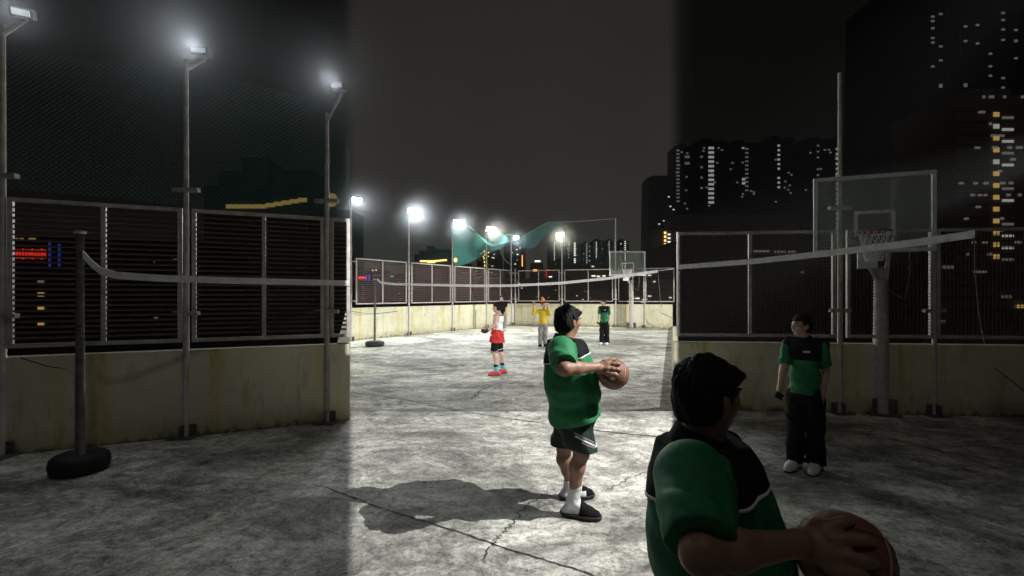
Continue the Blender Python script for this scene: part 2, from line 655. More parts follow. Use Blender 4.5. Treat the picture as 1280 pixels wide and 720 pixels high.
m4 = mast(PB, 4.95, 'corner mast carrying the gathered turquoise net and a small lamp', 'floodlight', fl, name='floodlight_mast', m=M['steel'])
head(m4, 645, 297, 26.6, M['lens_cool'], .3, .2, (0, -1, -.4), LAMPP * .4, cool)
m5 = mast(P702, 5.6, 'mast with a greenish warm floodlight in front of the lit towers', 'floodlight', fl, name='floodlight_mast')
head(m5, 700, 293.5, P702.y - .3, M['lens_warm'], .40, .24, (.0, -1, -.5), LAMPP, (1, 1, .78))
mast(P769, 5.95, 'tall bare mast rising behind the distant backboard', 'post', fl)
mast(onray(644, B, C), 3.3, 'short corner post at the left end of the back fence', 'post', fl)
mast(P806, 3.2, 'short fence post right of the distant hoop', 'post', fl, r=.035)
# near fences (dim)
fn = 'masts along the near fences'
n1 = mast(onray(232.5, NL2, NL), 4.65, 'near mast with a dim floodlight left of centre in the dark', 'floodlight', fn, r=.034, name='floodlight_mast')
head(n1, 247, 62, onray(232, NL2, NL).y - .12, M['lens_dim'], .2, .09, (.1, -1, -.1), 60, cool, 175, bloom=1.0)
n2 = mast(onray(408.5, NL2, NL), 4.25, 'near mast with a dim floodlight beside the end of the near left fence', 'floodlight', fn, r=.034, name='floodlight_mast')
head(n2, 420, 106, onray(408, NL2, NL).y - .12, M['lens_dim'], .18, .09, (-.1, -1, -.1), 40, cool, 175, bloom=.8)
n0 = mast(onray(3, NL2, NL), 4.7, 'near mast at the far left edge with a small dim floodlight', 'floodlight', fn, r=.034, name='floodlight_mast')
head(n0, 25, 15, onray(3, NL2, NL).y - .12, M['lens_dim'], .18, .1, (.5, -.9, -.4), 30, cool, 170, bloom=.6)
mast(onray(1050, NR, NR2), 5.05, 'tall near mast rising behind the larger backboard', 'post', fn, r=.034)
mast(onray(1168, NR, NR2), 2.74, 'short near post right of the larger backboard', 'post', fn, r=.028)


# ------------------------------------------------------------------ netting
def sheet(name, rows, m, label, cat, sub=10, uvs=None):
    """a net: rows of points, smoothed, with its own metre UVs"""
    nr, nc = len(rows), len(rows[0])
    me = bpy.data.meshes.new(name)
    V, UV = [], []

    def cr(p0, p1, p2, p3, t):
        return .5 * ((2 * p1) + (p2 - p0) * t + (2 * p0 - 5 * p1 + 4 * p2 - p3) * t * t + (3 * p1 - p0 - 3 * p2 + p3) * t ** 3)

    def curve(pts, n):
        out = []
        for k in range(len(pts) - 1):
            a, b, c, d = pts[max(k - 1, 0)], pts[k], pts[k + 1], pts[min(k + 2, len(pts) - 1)]
            for i in range(n):
                out.append(cr(a, b, c, d, i / n))
        out.append(pts[-1])
        return out
    R1 = [curve(r, sub) for r in rows]
    cols_ = [curve([r[k] for r in R1], sub) for k in range(len(R1[0]))]
    nU, nV = len(cols_), len(cols_[0])
    u = 0
    for i in range(nU):
        if i:
            u += (cols_[i][nV // 2] - cols_[i - 1][nV // 2]).length
        v = 0
        for j in range(nV):
            if j:
                v += (cols_[i][j] - cols_[i][j - 1]).length
            V.append(tuple(cols_[i][j]))
            UV.append((u, v))
    Fc = [(i * nV + j, (i + 1) * nV + j, (i + 1) * nV + j + 1, i * nV + j + 1) for i in range(nU - 1) for j in range(nV - 1)]
    me.from_pydata(V, [], Fc)
    lay = me.uv_layers.new()
    for l in me.loops:
        lay.data[l.index].uv = UV[l.vertex_index]
    me.polygons.foreach_set('use_smooth', [True] * len(me.polygons))
    me.materials.append(m)
    o = bpy.data.objects.new(name, me)
    COL.objects.link(o)
    return tag(o, label, cat)


y5, y6 = P565.y - .1, P608.y - .15
yc = PB.y - .1
sheet('safety_net', [[at(566, 284, y5), at(590, 290, y5 + .6), at(612, 300, y6), at(637, 301, yc)],
                     [at(566, 300, y5), at(588, 303, y5 + .5), at(609, 307, y6), at(637, 303, yc)],
                     [at(567, 318, y5), at(584, 318, y5 + .5), at(606, 314, y6), at(636, 304, yc)],
                     [at(568, 331, y5), at(580, 331, y5 + .5), at(602, 321, y6), at(636, 305, yc)]],
      M['net_teal'], 'turquoise netting hanging as a triangle from the second mast to the corner mast', 'net')
sheet('safety_net', [[at(583, 281, y5 - .2), at(596, 291, y5 + .4), at(614, 304, y6 - .3), at(637, 299, yc)],
                     [at(589, 284, y5), at(600, 296, y5 + .6), at(616, 308, y6 - .1), at(638, 301, yc)]],
      M['net_fold'], 'gathered upper edge of the turquoise netting left of the corner mast', 'net')
sheet('safety_net', [[at(621, 286, y6), at(628, 292, y6 + .5), at(637, 299, yc)],
                     [at(612, 292, y6), at(625, 298, y6 + .5), at(637, 301, yc)],
                     [at(609, 297, y6), at(622, 304, y6 + .5), at(637, 303, yc)]],
      M['net_fold'], 'bright turquoise netting fanned out just under the warm floodlight', 'net')
yk = P702.y - .2
sheet('safety_net', [[at(637, 299, yc), at(650, 297, yc), at(668, 287, yk), at(684, 278.5, yk), at(716, 278, yk)],
                     [at(638, 301, yc), at(650, 302, yc), at(668, 296, yk + .3), at(686, 284, yk), at(712, 279, yk)],
                     [at(639, 303, yc), at(650, 309, yc), at(668, 309, yk + .3), at(684, 292, yk), at(708, 281, yk)]],
      M['net_teal'], 'pale turquoise netting sagging like a hammock right of the corner mast', 'net')
sheet('safety_net', [[at(703, 278, yk), at(735, 276, yk - .3), at(769, 273, P769.y)],
                     [at(704, 305, yk), at(735, 304, yk - .3), at(769, 303, P769.y)],
                     [at(704, 332, yk), at(735, 332, yk - .3), at(769, 332, P769.y)]],
      M['net_fine'], 'faint dark netting stretched to the tall bare mast at the back', 'net')
sheet('safety_net', [[at(440, 262, 17.9), at(475, 266, 19), at(511, 271, P511.y), at(538, 275, 21.3), at(565, 279, P565.y)],
                     [at(440, 292, 17.9), at(475, 296, 19), at(511, 301, P511.y), at(538, 305, 21.3), at(565, 309, P565.y)],
                     [at(440, 321, 17.9), at(475, 325, 19), at(511, 328, P511.y), at(538, 330, 21.3), at(565, 332, P565.y)]],
      M['net_teal' if False else 'net_fine'], 'thin upright netting above the far left fence round the brightest floodlight', 'net')
ya, yb, yd = onray(3, NL2, NL).y, onray(232, NL2, NL).y, onray(408, NL2, NL).y
sheet('safety_net', [[at(3, 60, ya), at(120, 75, (ya + yb) / 2), at(232, 86, yb), at(320, 105, (yb + yd) / 2), at(408, 130, yd), at(437, 134, 6.48)],
                     [at(3, 150, ya), at(120, 160, (ya + yb) / 2), at(232, 175, yb), at(320, 185, (yb + yd) / 2), at(408, 202, yd), at(437, 205, 6.48)],
                     [at(3, 236, ya), at(120, 246, (ya + yb) / 2), at(232, 258, yb), at(320, 268, (yb + yd) / 2), at(408, 276, yd), at(437, 279, 6.48)]],
      M['net_fine'], 'dim netting above the near left fence between its masts', 'net')


def cable(name, pts, r, m, label, cat='cable', group=None):
    return tag(MB().tube(pts, r, 6).build(name, m, None, True), label, cat, group)


cable('rope', [at(637, 300, yc), at(650, 297, yc), at(684, 278, yk), at(716, 277, yk), at(769, 273.5, P769.y)], .014, M['steel'],
      'pale rope holding the sagging net to the tall bare mast', 'rope')
cable('cable', [at(625, 310, yc), at(627, 318, yc), at(632, 326, yc), at(638, 331, yc)], .018, M['steel'], 'pale hose looping down beside the corner mast')
cable('cable', [at(440, 389, 17.7), at(455, 391.5, 18), at(470, 392, 18.6), at(497, 389, 19.5)], .01, M['cable'], 'thin dark cable sagging across the cream wall behind the far badminton pole')
cable('cable', [at(826.5, 391, 24.2), at(834, 394.5, 24), at(843, 399, 23.9)], .014, M['cable'], 'short dark cable slanting down the cream wall at its right end')
cable('cable', [at(25, 447, 5.1), at(60, 458, 5.2), at(110, 465, 5.35), at(185, 454, 5.6)], .005, M['cable'], 'thin dark cable sagging across the dim wall behind the near tyre based pole')
cable('cable', [at(1243, 460, 6.5), at(1262, 474, 6.4), at(1300, 505, 6.2)], .007, M['cable'], 'dark cable slanting down the dim wall at the right edge')


# ------------------------------------------------------------------ badminton poles and tapes
def pole_stand(loc, h, s, label, bs=1.0):
    t = thing('net_pole', label, 'pole', loc, 0, 'net poles standing in weighted tyres')
    MB().lathe([(.02, .0), (.27, .0), (.31, .03), (.325, .09), (.31, .15), (.26, .18), (.16, .185), (.13, .15), (.10, .15), (.0, .15)], 28).build('tyre_base', M['black'], t, True).scale = (bs, bs, 1)
    MB().tube([(0, 0, .10), (0, 0, h * .55), (0, 0, h)], [.042, .036, .032], 12).build('pole', M['steel_dark'], t, True)
    MB().tube([(0, 0, h), (0, 0, h + .03)], .05, 12).build('cap', M['steel'], t, True)
    MB().tube([(.03, -.035, h * .56), (.07, -.06, h * .56), (.08, -.06, h * .60)], .012, 8).build('hook', M['steel_dark'], t, True)
    return t


pf = at(468.5, 432.5, 15.9)
pole_stand((pf.x, pf.y, 0), 2.28, 1, 'thin grey pole in a black tyre base near the far left fence')
pn = gpt(100, 589)
pole_stand((pn.x, pn.y, 0), 2.36, 1, 'dim pole in a black tyre base standing before the near left fence', .74)


def tape(pts, w, label):
    mb = MB()
    P_ = []
    for a, b in zip(pts, pts[1:]):
        for k in range(6):
            P_.append(a.lerp(b, k / 6))
    P_.append(pts[-1])
    for p in P_:
        mb.v += [p + Vector((0, -.006, w / 2)), p + Vector((0, -.006, -w / 2)), p + Vector((0, .006, -w / 2)), p + Vector((0, .006, w / 2))]
    for k in range(len(P_) - 1):
        for i in range(4):
            j = (i + 1) % 4
            mb.f.append((4 * k + i, 4 * k + j, 4 * k + 4 + j, 4 * k + 4 + i))
    mb.f += [(3, 2, 1, 0), tuple(4 * (len(P_) - 1) + i for i in range(4))]
    return tag(mb.build('net_tape', M['white']), label, 'tape', 'white net tapes strung across the court')


def yz(px, a=(471, 15.9), b=(822, 12.0)):
    k = (px - a[0]) / (b[0] - a[0])
    return 1 / ((1 - k) / a[1] + k / b[1])


tape([at(x, y, yz(x)) for x, y in ((471.5, 349.5), (476, 353.2), (490, 355), (540, 356.2), (600, 357.3), (640, 357), (700, 354), (760, 348), (822, 339))],
     .075, 'long white tape strung from the far tyre based pole across the lit court')
cable('rope', [at(822, 338.8, 12), at(842, 336, 7.2)], .008, M['steel'], 'short thin rope tying the long white tape to the near right fence', 'rope')
cable('rope', [at(822, 339, 12), at(823.5, 352, 12), at(825, 372, 12), at(827, 384, 12)], .006, M['steel_dark'], 'thin side cord hanging from the end of the long white tape', 'rope')


def yn(px, a, b):
    k = (px - a[0]) / (b[0] - a[0])
    return 1 / ((1 - k) / a[1] + k / b[1])


tape([at(x, y, yn(x, (104, 4.6), (437, 6.42))) for x, y in ((104, 318), (114, 329), (126, 339), (145, 344), (200, 348), (300, 351), (437, 354))],
     .075, 'dim white tape running from the near tyre based pole to the near left fence end')
tape([at(x, y, yn(x, (846, 7.05), (1218, 4.0))) for x, y in ((846, 334), (940, 327), (1040, 316), (1147, 303), (1218, 292.5))],
     .068, 'dim white tape slanting up in front of the larger backboard')
cable('rope', [at(1218, 292, 4.0), at(1250, 287, 4.2), at(1310, 283, 4.6)], .004, M['steel'], 'thin rope continuing right from the dim slanting tape', 'rope')
cable('rope', [at(1218, 294, 4), at(1219, 340, 4), at(1224, 395, 4), at(1231, 430, 4)], .004, M['steel_dark'], 'thin cord hanging from the end of the dim slanting tape', 'rope')


# ------------------------------------------------------------------ basketball hoop
def hoop(label):
    t = thing('basketball_hoop', label, 'basketball hoop', (0, 0, 0), 0, 'basketball hoops')
    # local origin: foot of the post; the board hangs 0.9 m in front (-y) and to the left
    bx, by, bz, bw, bh = -.42, -.9, 2.76, 1.86, 1.26
    p = MB().tube([(0, 0, 0), (0, 0, 1.4), (0, 0, 2.55)], [.135, .125, .115], 20).build('post', M['steel'], t, True)
    fb = MB().box(-.26, .26, -.26, .26, 0, .03)
    for a in range(4):
        c, s = math.cos(a * PI / 2 + PI / 4), math.sin(a * PI / 2 + PI / 4)
        fb.quadbox((c * .12 - s * .01, s * .12 + c * .01, .03), (c * .16, s * .16, 0), (s * .02, -c * .02, 0), (0, 0, .26))
    fb.build('base_plate', M['steel_dark'], t)
    for dx in (-.09, .09):
        MB().bar((dx * .8, -.06, 2.35), (bx + dx * 3, by + .08, 2.95), .06, .08).build('strut', M['steel'], t)
        MB().bar((dx * .8, 0, 2.5), (bx + dx * 4, by + .07, 3.02), .05, .06).build('strut', M['steel'], t)
    MB().tube([(.05, .05, 2.2), (.3, -.25, 2.0), (.32, -.4, 2.45), (.25, -.6, 3.0)], .02, 8).build('stay', M['steel_dark'], t, True)
    f = MB()
    e = .06
    f.box(bx - bw / 2, bx + bw / 2, by, by + .05, bz + bh - e, bz + bh).box(bx - bw / 2, bx + bw / 2, by, by + .05, bz, bz + e)
    f.box(bx - bw / 2, bx - bw / 2 + e, by, by + .05, bz + e, bz + bh - e).box(bx + bw / 2 - e, bx + bw / 2, by, by + .05, bz + e, bz + bh - e)
    fo = f.build('board_frame', M['white'], t)
    MB().box(bx - bw / 2 + e, bx + bw / 2 - e, by + .018, by + .03, bz + e, bz + bh - e).build('board_glass', M['glass'], fo)
    q = MB()
    rx, rw, z0, z1, w = bx + .03, .62, bz + .27, bz + .68, .05
    q.box(rx - rw / 2, rx + rw / 2, by + .008, by + .016, z1 - w, z1).box(rx - rw / 2, rx + rw / 2, by + .008, by + .016, z0, z0 + w)
    q.box(rx - rw / 2, rx - rw / 2 + w, by + .008, by + .016, z0 + w, z1 - w).box(rx + rw / 2 - w, rx + rw / 2, by + .008, by + .016, z0 + w, z1 - w)
    q.build('target_square', M['white'], fo)
    rxc, ryc, rz, rr = bx - .10, by - .36, bz + .30, .24
    ring = MB().tube([(rxc + rr * math.cos(a), ryc + rr * math.sin(a), rz) for a in [2 * PI * k / 28 for k in range(29)]], .014, 8)
    ring.bar((rxc, ryc + rr, rz), (rxc, by, rz), .12, .03)
    ro = ring.build('rim', M['rim'], t, True)
    nm = MB()
    K = 14
    for k in range(K):
        for sgn in (1, -1):
            pts = []
            for j in range(6):
                tt = j / 5
                a = 2 * PI * k / K + sgn * tt * 2 * PI / K * 2.2
                r_ = rr * (1 - .48 * tt ** .7)
                pts.append((rxc + r_ * math.cos(a), ryc + r_ * math.sin(a), rz - .46 * tt))
            nm.tube(pts, .007, 5)
    nm.build('hoop_net', M['white'], ro, True)
    pad = MB().box(rxc - .15, rxc + .15, by - .06, by - .01, bz - .26, bz + .0)
    pad.build('mount_bracket', M['white'], t)
    return t


h1 = hoop('distant glass basketball hoop standing before the brightly lit back wall')
hp = at(789, 0, 24.85)
h1.location = (hp.x, hp.y, 0)
h2 = copy_tree(h1)
h2['label'] = 'larger dim glass basketball hoop on a thick post in the dark right area'
hq = gpt(1110, 517)
h2.location = (hq.x - .12, hq.y - .02, 0)
h2.scale = (.745, .745, .845)
h2.rotation_euler = (0, 0, math.radians(-20))


# ------------------------------------------------------------------ implicit figures
def rc(a, b, r1, r2):
    a, b = np.array(a, 'f4'), np.array(b, 'f4')
    r = max(r1, r2)

    def f(X, Y, Z):
        ba = b - a
        L2 = max(float(ba @ ba), 1e-9)
        px, py, pz = X - a[0], Y - a[1], Z - a[2]
        h = np.clip((px * ba[0] + py * ba[1] + pz * ba[2]) / L2, 0, 1)
        return np.sqrt((px - h * ba[0]) ** 2 + (py - h * ba[1]) ** 2 + (pz - h * ba[2]) ** 2) - (r1 + (r2 - r1) * h)
    return f, np.minimum(a, b) - r, np.maximum(a, b) + r


def el(c, r, yaw=0.0, pitch=0.0):
    c, r = np.array(c, 'f4'), np.array(r, 'f4')
    R = np.array((Matrix.Rotation(yaw, 3, 'Z') @ Matrix.Rotation(pitch, 3, 'Y')).transposed(), 'f4')
    m = float(r.max())

    def f(X, Y, Z):
        x, y, z = X - c[0], Y - c[1], Z - c[2]
        u = R[0, 0] * x + R[0, 1] * y + R[0, 2] * z
        v = R[1, 0] * x + R[1, 1] * y + R[1, 2] * z
        w = R[2, 0] * x + R[2, 1] * y + R[2, 2] * z
        k0 = np.sqrt((u / r[0]) ** 2 + (v / r[1]) ** 2 + (w / r[2]) ** 2)
        k1 = np.sqrt((u / r[0] ** 2) ** 2 + (v / r[1] ** 2) ** 2 + (w / r[2] ** 2) ** 2) + 1e-6
        return k0 * (k0 - 1) / k1
    return f, c - m, c + m


def surface(prims, vox, k=.03, off=0.0, clip=None, wr=None):
    lo = np.min([p[1] for p in prims], 0) - off - 3 * vox - .01
    hi = np.max([p[2] for p in prims], 0) + off + 3 * vox + .01
    n = np.ceil((hi - lo) / vox).astype(int) + 1
    ax = [(lo[i] + vox * np.arange(n[i])).astype('f4') for i in range(3)]
    Fd = np.full(n, 1.0, 'f4')
    for f, a, b in prims:
        m = k + off + 3 * vox
        i0 = np.maximum(((a - m - lo) / vox).astype(int), 0)
        i1 = np.minimum(((b + m - lo) / vox).astype(int) + 2, n)
        sl = tuple(slice(i0[i], i1[i]) for i in range(3))
        X, Y, Z = ax[0][sl[0], None, None], ax[1][None, sl[1], None], ax[2][None, None, sl[2]]
        d = f(X, Y, Z)
        o = Fd[sl]
        if k > 0:
            h = np.maximum(k - np.abs(o - d), 0) / k
            Fd[sl] = np.minimum(o, d) - h * h * k * .25
        else:
            Fd[sl] = np.minimum(o, d)
    Fd -= off
    X, Y, Z = ax[0][:, None, None], ax[1][None, :, None], ax[2][None, None, :]
    if wr is not None:
        Fd += wr(X, Y, Z)
    if clip is not None:
        Fd = np.maximum(Fd, clip(X, Y, Z))
    S = Fd < 0
    c = [(i, j, l) for i in (0, 1) for j in (0, 1) for l in (0, 1)]
    cnt = sum(S[i:n[0] - 1 + i, j:n[1] - 1 + j, l:n[2] - 1 + l].astype('i1') for i, j, l in c)
    act = (cnt > 0) & (cnt < 8)
    I = np.argwhere(act)
    idx = np.full(act.shape, -1, 'i4')
    idx[act] = np.arange(len(I))
    vals = np.stack([Fd[I[:, 0] + i, I[:, 1] + j, I[:, 2] + l] for i, j, l in c], 1)
    cp = np.array(c, 'f4')
    acc, num = np.zeros((len(I), 3), 'f4'), np.zeros(len(I), 'f4')
    for p in range(8):
        for q in range(p + 1, 8):
            if np.abs(cp[p] - cp[q]).sum() == 1:
                a, b = vals[:, p], vals[:, q]
                msk = (a < 0) != (b < 0)
                t = np.where(msk, a / np.where(msk, a - b, 1), 0)
                acc += np.where(msk[:, None], cp[p] + (cp[q] - cp[p]) * t[:, None], 0)
                num += msk
    V = (I + acc / num[:, None]) * vox + lo
    Q = []
    for d in range(3):
        e1, e2 = (d + 1) % 3, (d + 2) % 3
        sl0 = [slice(None)] * 3
        sl1 = [slice(None)] * 3
        sl0[d], sl1[d] = slice(0, n[d] - 1), slice(1, n[d])
        a, b = S[tuple(sl0)], S[tuple(sl1)]
        E = np.argwhere(a != b)
        E = E[(E[:, e1] > 0) & (E[:, e2] > 0) & (E[:, e1] < n[e1] - 1) & (E[:, e2] < n[e2] - 1)]
        ins = a[E[:, 0], E[:, 1], E[:, 2]]

        def cell(o1, o2):
            G = E.copy()
            G[:, e1] -= o1
            G[:, e2] -= o2
            return idx[G[:, 0], G[:, 1], G[:, 2]]
        q = np.stack([cell(1, 1), cell(0, 1), cell(0, 0), cell(1, 0)], 1)
        q[~ins] = q[~ins][:, ::-1]
        Q.append(q)
    return V, np.concatenate(Q)


def mesh_obj(name, V, Q, m, parent):
    me = bpy.data.meshes.new(name)
    me.vertices.add(len(V))
    me.vertices.foreach_set('co', V.astype('f4').ravel())
    me.loops.add(len(Q) * 4)
    me.loops.foreach_set('vertex_index', Q.astype('i4').ravel())
    me.polygons.add(len(Q))
    me.polygons.foreach_set('loop_start', np.arange(0, len(Q) * 4, 4, dtype='i4'))
    me.polygons.foreach_set('loop_total', np.full(len(Q), 4, 'i4'))
    me.polygons.foreach_set('use_smooth', np.ones(len(Q), bool))
    me.update(calc_edges=True)
    me.validate()
    me.materials.append(m)
    o = bpy.data.objects.new(name, me)
    COL.objects.link(o)
    o.parent = parent
    return o


def folds(amp, s=1.0, ph=0.0, vert=.35):
    def f(X, Y, Z):
        w = np.sin(9 * s * X + 5 * s * Z + ph) + np.sin(8 * s * Y - 6 * s * Z + 1.7 * ph)
        a = np.sin((26 * X + 19 * Y) * s + 26 * s * vert * Z + 1.6 * w + ph)
        b = np.sin(34 * s * Z + 12 * s * X - 15 * s * Y + 2.0 * w + 2 * ph)
        c_ = np.sin(61 * s * X - 44 * s * Z + 37 * s * Y + 2.6 * w + ph) * np.sin(13 * s * (X - Y) + 17 * s * Z)
        return (amp * (.6 * a * np.abs(a) + .4 * b * np.sin(7 * Z + 5 * Y + ph) + .22 * c_)).astype('f4')
    return f


V3 = Vector


def lerp(a, b, t):
    return V3(a).lerp(V3(b), t)


def head_prims(c, yaw, s=1.0, ears=True):
    c = V3(c)
    f = V3((math.cos(yaw), math.sin(yaw), 0))
    l = V3((-f.y, f.x, 0))
    u = V3((0, 0, 1))
    P_ = [el(c + u * .022 * s - f * .008 * s, (.098 * s, .078 * s, .098 * s), yaw),
          el(c - u * .045 * s + f * .026 * s, (.066 * s, .06 * s, .068 * s), yaw),
          rc(c - u * .088 * s + f * .056 * s, c - u * .085 * s + f * .05 * s, .026 * s, .026 * s),
          rc(c + f * .088 * s + u * .008 * s, c + f * .108 * s - u * .024 * s, .009 * s, .014 * s),
          el(c + f * .083 * s + u * .018 * s, (.016 * s, .05 * s, .011 * s), yaw),
          el(c + f * .088 * s - u * .055 * s, (.014 * s, .026 * s, .011 * s), yaw)]
    for sg in (1, -1):
        P_.append(el(c + l * .043 * s * sg + f * .06 * s - u * .02 * s, (.026 * s, .024 * s, .022 * s), yaw))
        if ears:
            P_.append(el(c + l * .079 * s * sg - f * .006 * s - u * .008 * s, (.02 * s, .010 * s, .032 * s), yaw))
    return P_


def hair_clip(c, yaw, s=1.0, low=-.03, fore=.055):
    """keep the cap of hair: above a line that drops to the nape at the back and round the ear"""
    c = V3(c)
    fx, fy = math.cos(yaw), math.sin(yaw)

    def f(X, Y, Z):
        d = ((X - c.x) * fx + (Y - c.y) * fy) / s
        lt = (-(X - c.x) * fy + (Y - c.y) * fx) / s
        z = (Z - c.z) / s
        line = np.where(d > .045, fore - .05 * np.abs(lt), np.where(d > .012, low + (fore - low) * (d - .012) / .033 * .6, np.where(d > -.02, low + .03, low - .055)))
        jag = .006 * np.sin(90 * lt + 40 * d) + .004 * np.sin(170 * d)
        return ((line + jag - z) * s).astype('f4')
    return f


def face_bits(c, yaw, s, parent, k=1.0):
    c = V3(c)
    f = V3((math.cos(yaw), math.sin(yaw), 0))
    l = V3((-f.y, f.x, 0))
    for sg in (1, -1):
        V, Q = surface([el(c + f * .084 * s + l * .032 * sg * s + V3((0, 0, .0)), (.008 * s, .014 * s, .007 * s), yaw)], .0025, 0)
        mesh_obj('eye', V, Q, M['eye'], parent)
        V, Q = surface([el(c + f * .090 * s + l * .034 * sg * s + V3((0, 0, .026 * s)), (.006 * s, .022 * s, .005 * s), yaw)], .0025, 0)
        mesh_obj('eyebrow', V, Q, M['hair'], parent)
    V, Q = surface([el(c + f * .099 * s - V3((0, 0, .056 * s)), (.006 * s, .022 * s, .006 * s), yaw)], .0025, 0)
    mesh_obj('mouth', V, Q, M['lip'], parent)


def hand_prims(w, d, palm_n, s=1.0, curl=.5):
    """relaxed hand from wrist w along d, palm facing palm_n"""
    w, d, n = V3(w), V3(d).normalized(), V3(palm_n).normalized()
    sd = d.cross(n).normalized()
    P_ = [rc(w, w + d * .03 * s, .025 * s, .028 * s)]
    for k, (o, ln) in enumerate(((-.030, .068), (-.010, .078), (.011, .072), (.030, .055))):
        b = w + d * .085 * s + sd * o * s
        P_.append(rc(w + d * .02 * s + sd * o * .55 * s, b, .016 * s, .012 * s))
        m1 = b + (d * (1 - .3 * curl) + n * curl * .6).normalized() * ln * .45 * s
        m2 = m1 + (d * (1 - curl) + n * curl * 1.4).normalized() * ln * .55 * s
        P_ += [rc(b, m1, .0098 * s, .009 * s), rc(m1, m2, .009 * s, .0075 * s)]
    t0 = w + d * .02 * s - sd * .022 * s
    t1 = t0 + (d * .75 - sd * .6 + n * .35).normalized() * .042 * s
    t2 = t1 + (d * .9 - sd * .1 + n * .4).normalized() * .035 * s
    P_ += [rc(t0, t1, .015 * s, .012 * s), rc(t1, t2, .011 * s, .009 * s)]
    return P_


def foot_prims(ank, toe, r=.04, s=1.0):
    a, t = V3(ank), V3(toe)
    h = a + (a - t).normalized() * .045 * s
    h.z = .04 * s
    b = lerp(a, t, .7)
    b.z = .035 * s
    t = V3((t.x, t.y, .03 * s))
    return [rc(a, h, .042 * s, .038 * s), rc(a, b, .042 * s, .036 * s), rc(h, b, .037 * s, .04 * s), rc(b, t, .04 * s, .03 * s)]


def shoe_obj(name, ank, toe, m, parent, vox, s=1.0, sole=None):
    V, Q = surface(foot_prims(ank, toe, s=s), vox, .02, .012, clip=lambda X, Y, Z: np.maximum(Z - .095 * s, .006 - Z) + 0 * X + 0 * Y)
    o = mesh_obj(name, V, Q, m, parent)
    V, Q = surface(foot_prims(ank, toe, s=s), vox, .02, .017, clip=lambda X, Y, Z: np.maximum(Z - .022 * s, .001 - Z) + 0 * X + 0 * Y)
    mesh_obj('sole', V, Q, sole or M['black'], o)
    return o


def cloth(name, prims, vox, m, parent, off=.014, k=.03, clip=None, wr=None):
    V, Q = surface(prims, vox, k, off, clip, wr)
    return mesh_obj(name, V, Q, m, parent)


def decal(name, strokes, w, target, m, parent, root, Y, lift=.003):
    """thin raised marks laid on a garment: strokes in photo pixels at depth Y, w in metres"""
    me = target.data
    vs = [v.co for v in me.vertices]
    bvh = BVHTree.FromPolygons([tuple(v) for v in vs], [tuple(p.vertices) for p in me.polygons])
    eye = V3((0, 0, EYE)) - V3(root)
    mb = MB()
    for st in strokes:
        pts, nrm = [], []
        dense = []
        for a, b in zip(st, st[1:]):
            for q in range(8):
                dense.append((a[0] + (b[0] - a[0]) * q / 8, a[1] + (b[1] - a[1]) * q / 8))
        dense.append(st[-1])
        for p in dense:
            tgt = at(p[0], p[1], Y) - V3(root)
            hit, n_, _, _ = bvh.ray_cast(eye, (tgt - eye).normalized())
            if hit is not None:
                pts.append(hit)
                nrm.append(n_)
        if len(pts) < 3:
            continue
        b0 = len(mb.v)
        for q, p in enumerate(pts):
            d = (pts[min(q + 1, len(pts) - 1)] - pts[max(q - 1, 0)]).normalized()
            s = d.cross(nrm[q]).normalized()
            mb.v += [p + nrm[q] * lift + s * w / 2, p + nrm[q] * lift - s * w / 2, p - nrm[q] * .002 - s * w / 2, p - nrm[q] * .002 + s * w / 2]
        for q in range(len(pts) - 1):
            for i in range(4):
                j = (i + 1) % 4
                mb.f.append((b0 + 4 * q + i, b0 + 4 * q + j, b0 + 4 * q + 4 + j, b0 + 4 * q + 4 + i))
    if mb.v:
        return mb.build(name, m, parent)


def basketball(loc, label):
    t = thing('basketball', label, 'ball', loc, 0, 'basketballs')
    V, Q = surface([el((0, 0, 0), (.12, .12, .12))], .008, 0)
    n = np.linalg.norm(V, axis=1, keepdims=True)
    sk = mesh_obj('ball_skin', V / n * .12, Q, M['ball'], t)
    R = Matrix.Rotation(.5, 3, 'X') @ Matrix.Rotation(.35, 3, 'Y')

    def loop(fn, nme, m, w):
        pts = [R @ V3(fn(a)).normalized() * .1195 for a in [2 * PI * k / 64 for k in range(65)]]
        MB().tube(pts, w, 6, False).build(nme, m, t, True)
    loop(lambda a: (math.cos(a), math.sin(a), 0), 'seam', M['black'], .0022)
    loop(lambda a: (math.cos(a), 0, math.sin(a)), 'seam', M['black'], .0022)
    loop(lambda a: (math.cos(a), math.sin(a), .62 * math.cos(2 * a)), 'seam', M['black'], .0022)
    loop(lambda a: (.35 + .05 * math.sin(a), math.cos(a), math.sin(a)), 'pale_band', M['ballpale'], .004)
    d = V3((-.24, -.93, -.12)).normalized()
    s = d.cross(V3((0, 0, 1))).normalized()
    u = s.cross(d)
    mb = MB()
    for k in range(16):
        a = 2 * PI * k / 16
        mb.v.append((d * .1 + s * .016 * math.cos(a) + u * .010 * math.sin(a)).normalized() * .1215)
    mb.f = [tuple(range(16))]
    mb.v += [v * .985 for v in mb.v]
    mb.f += [(k, k + 16, (k + 1) % 16 + 16, (k + 1) % 16) for k in range(16)]
    mb.build('white_mark', M['whitecloth'], t)
    return t


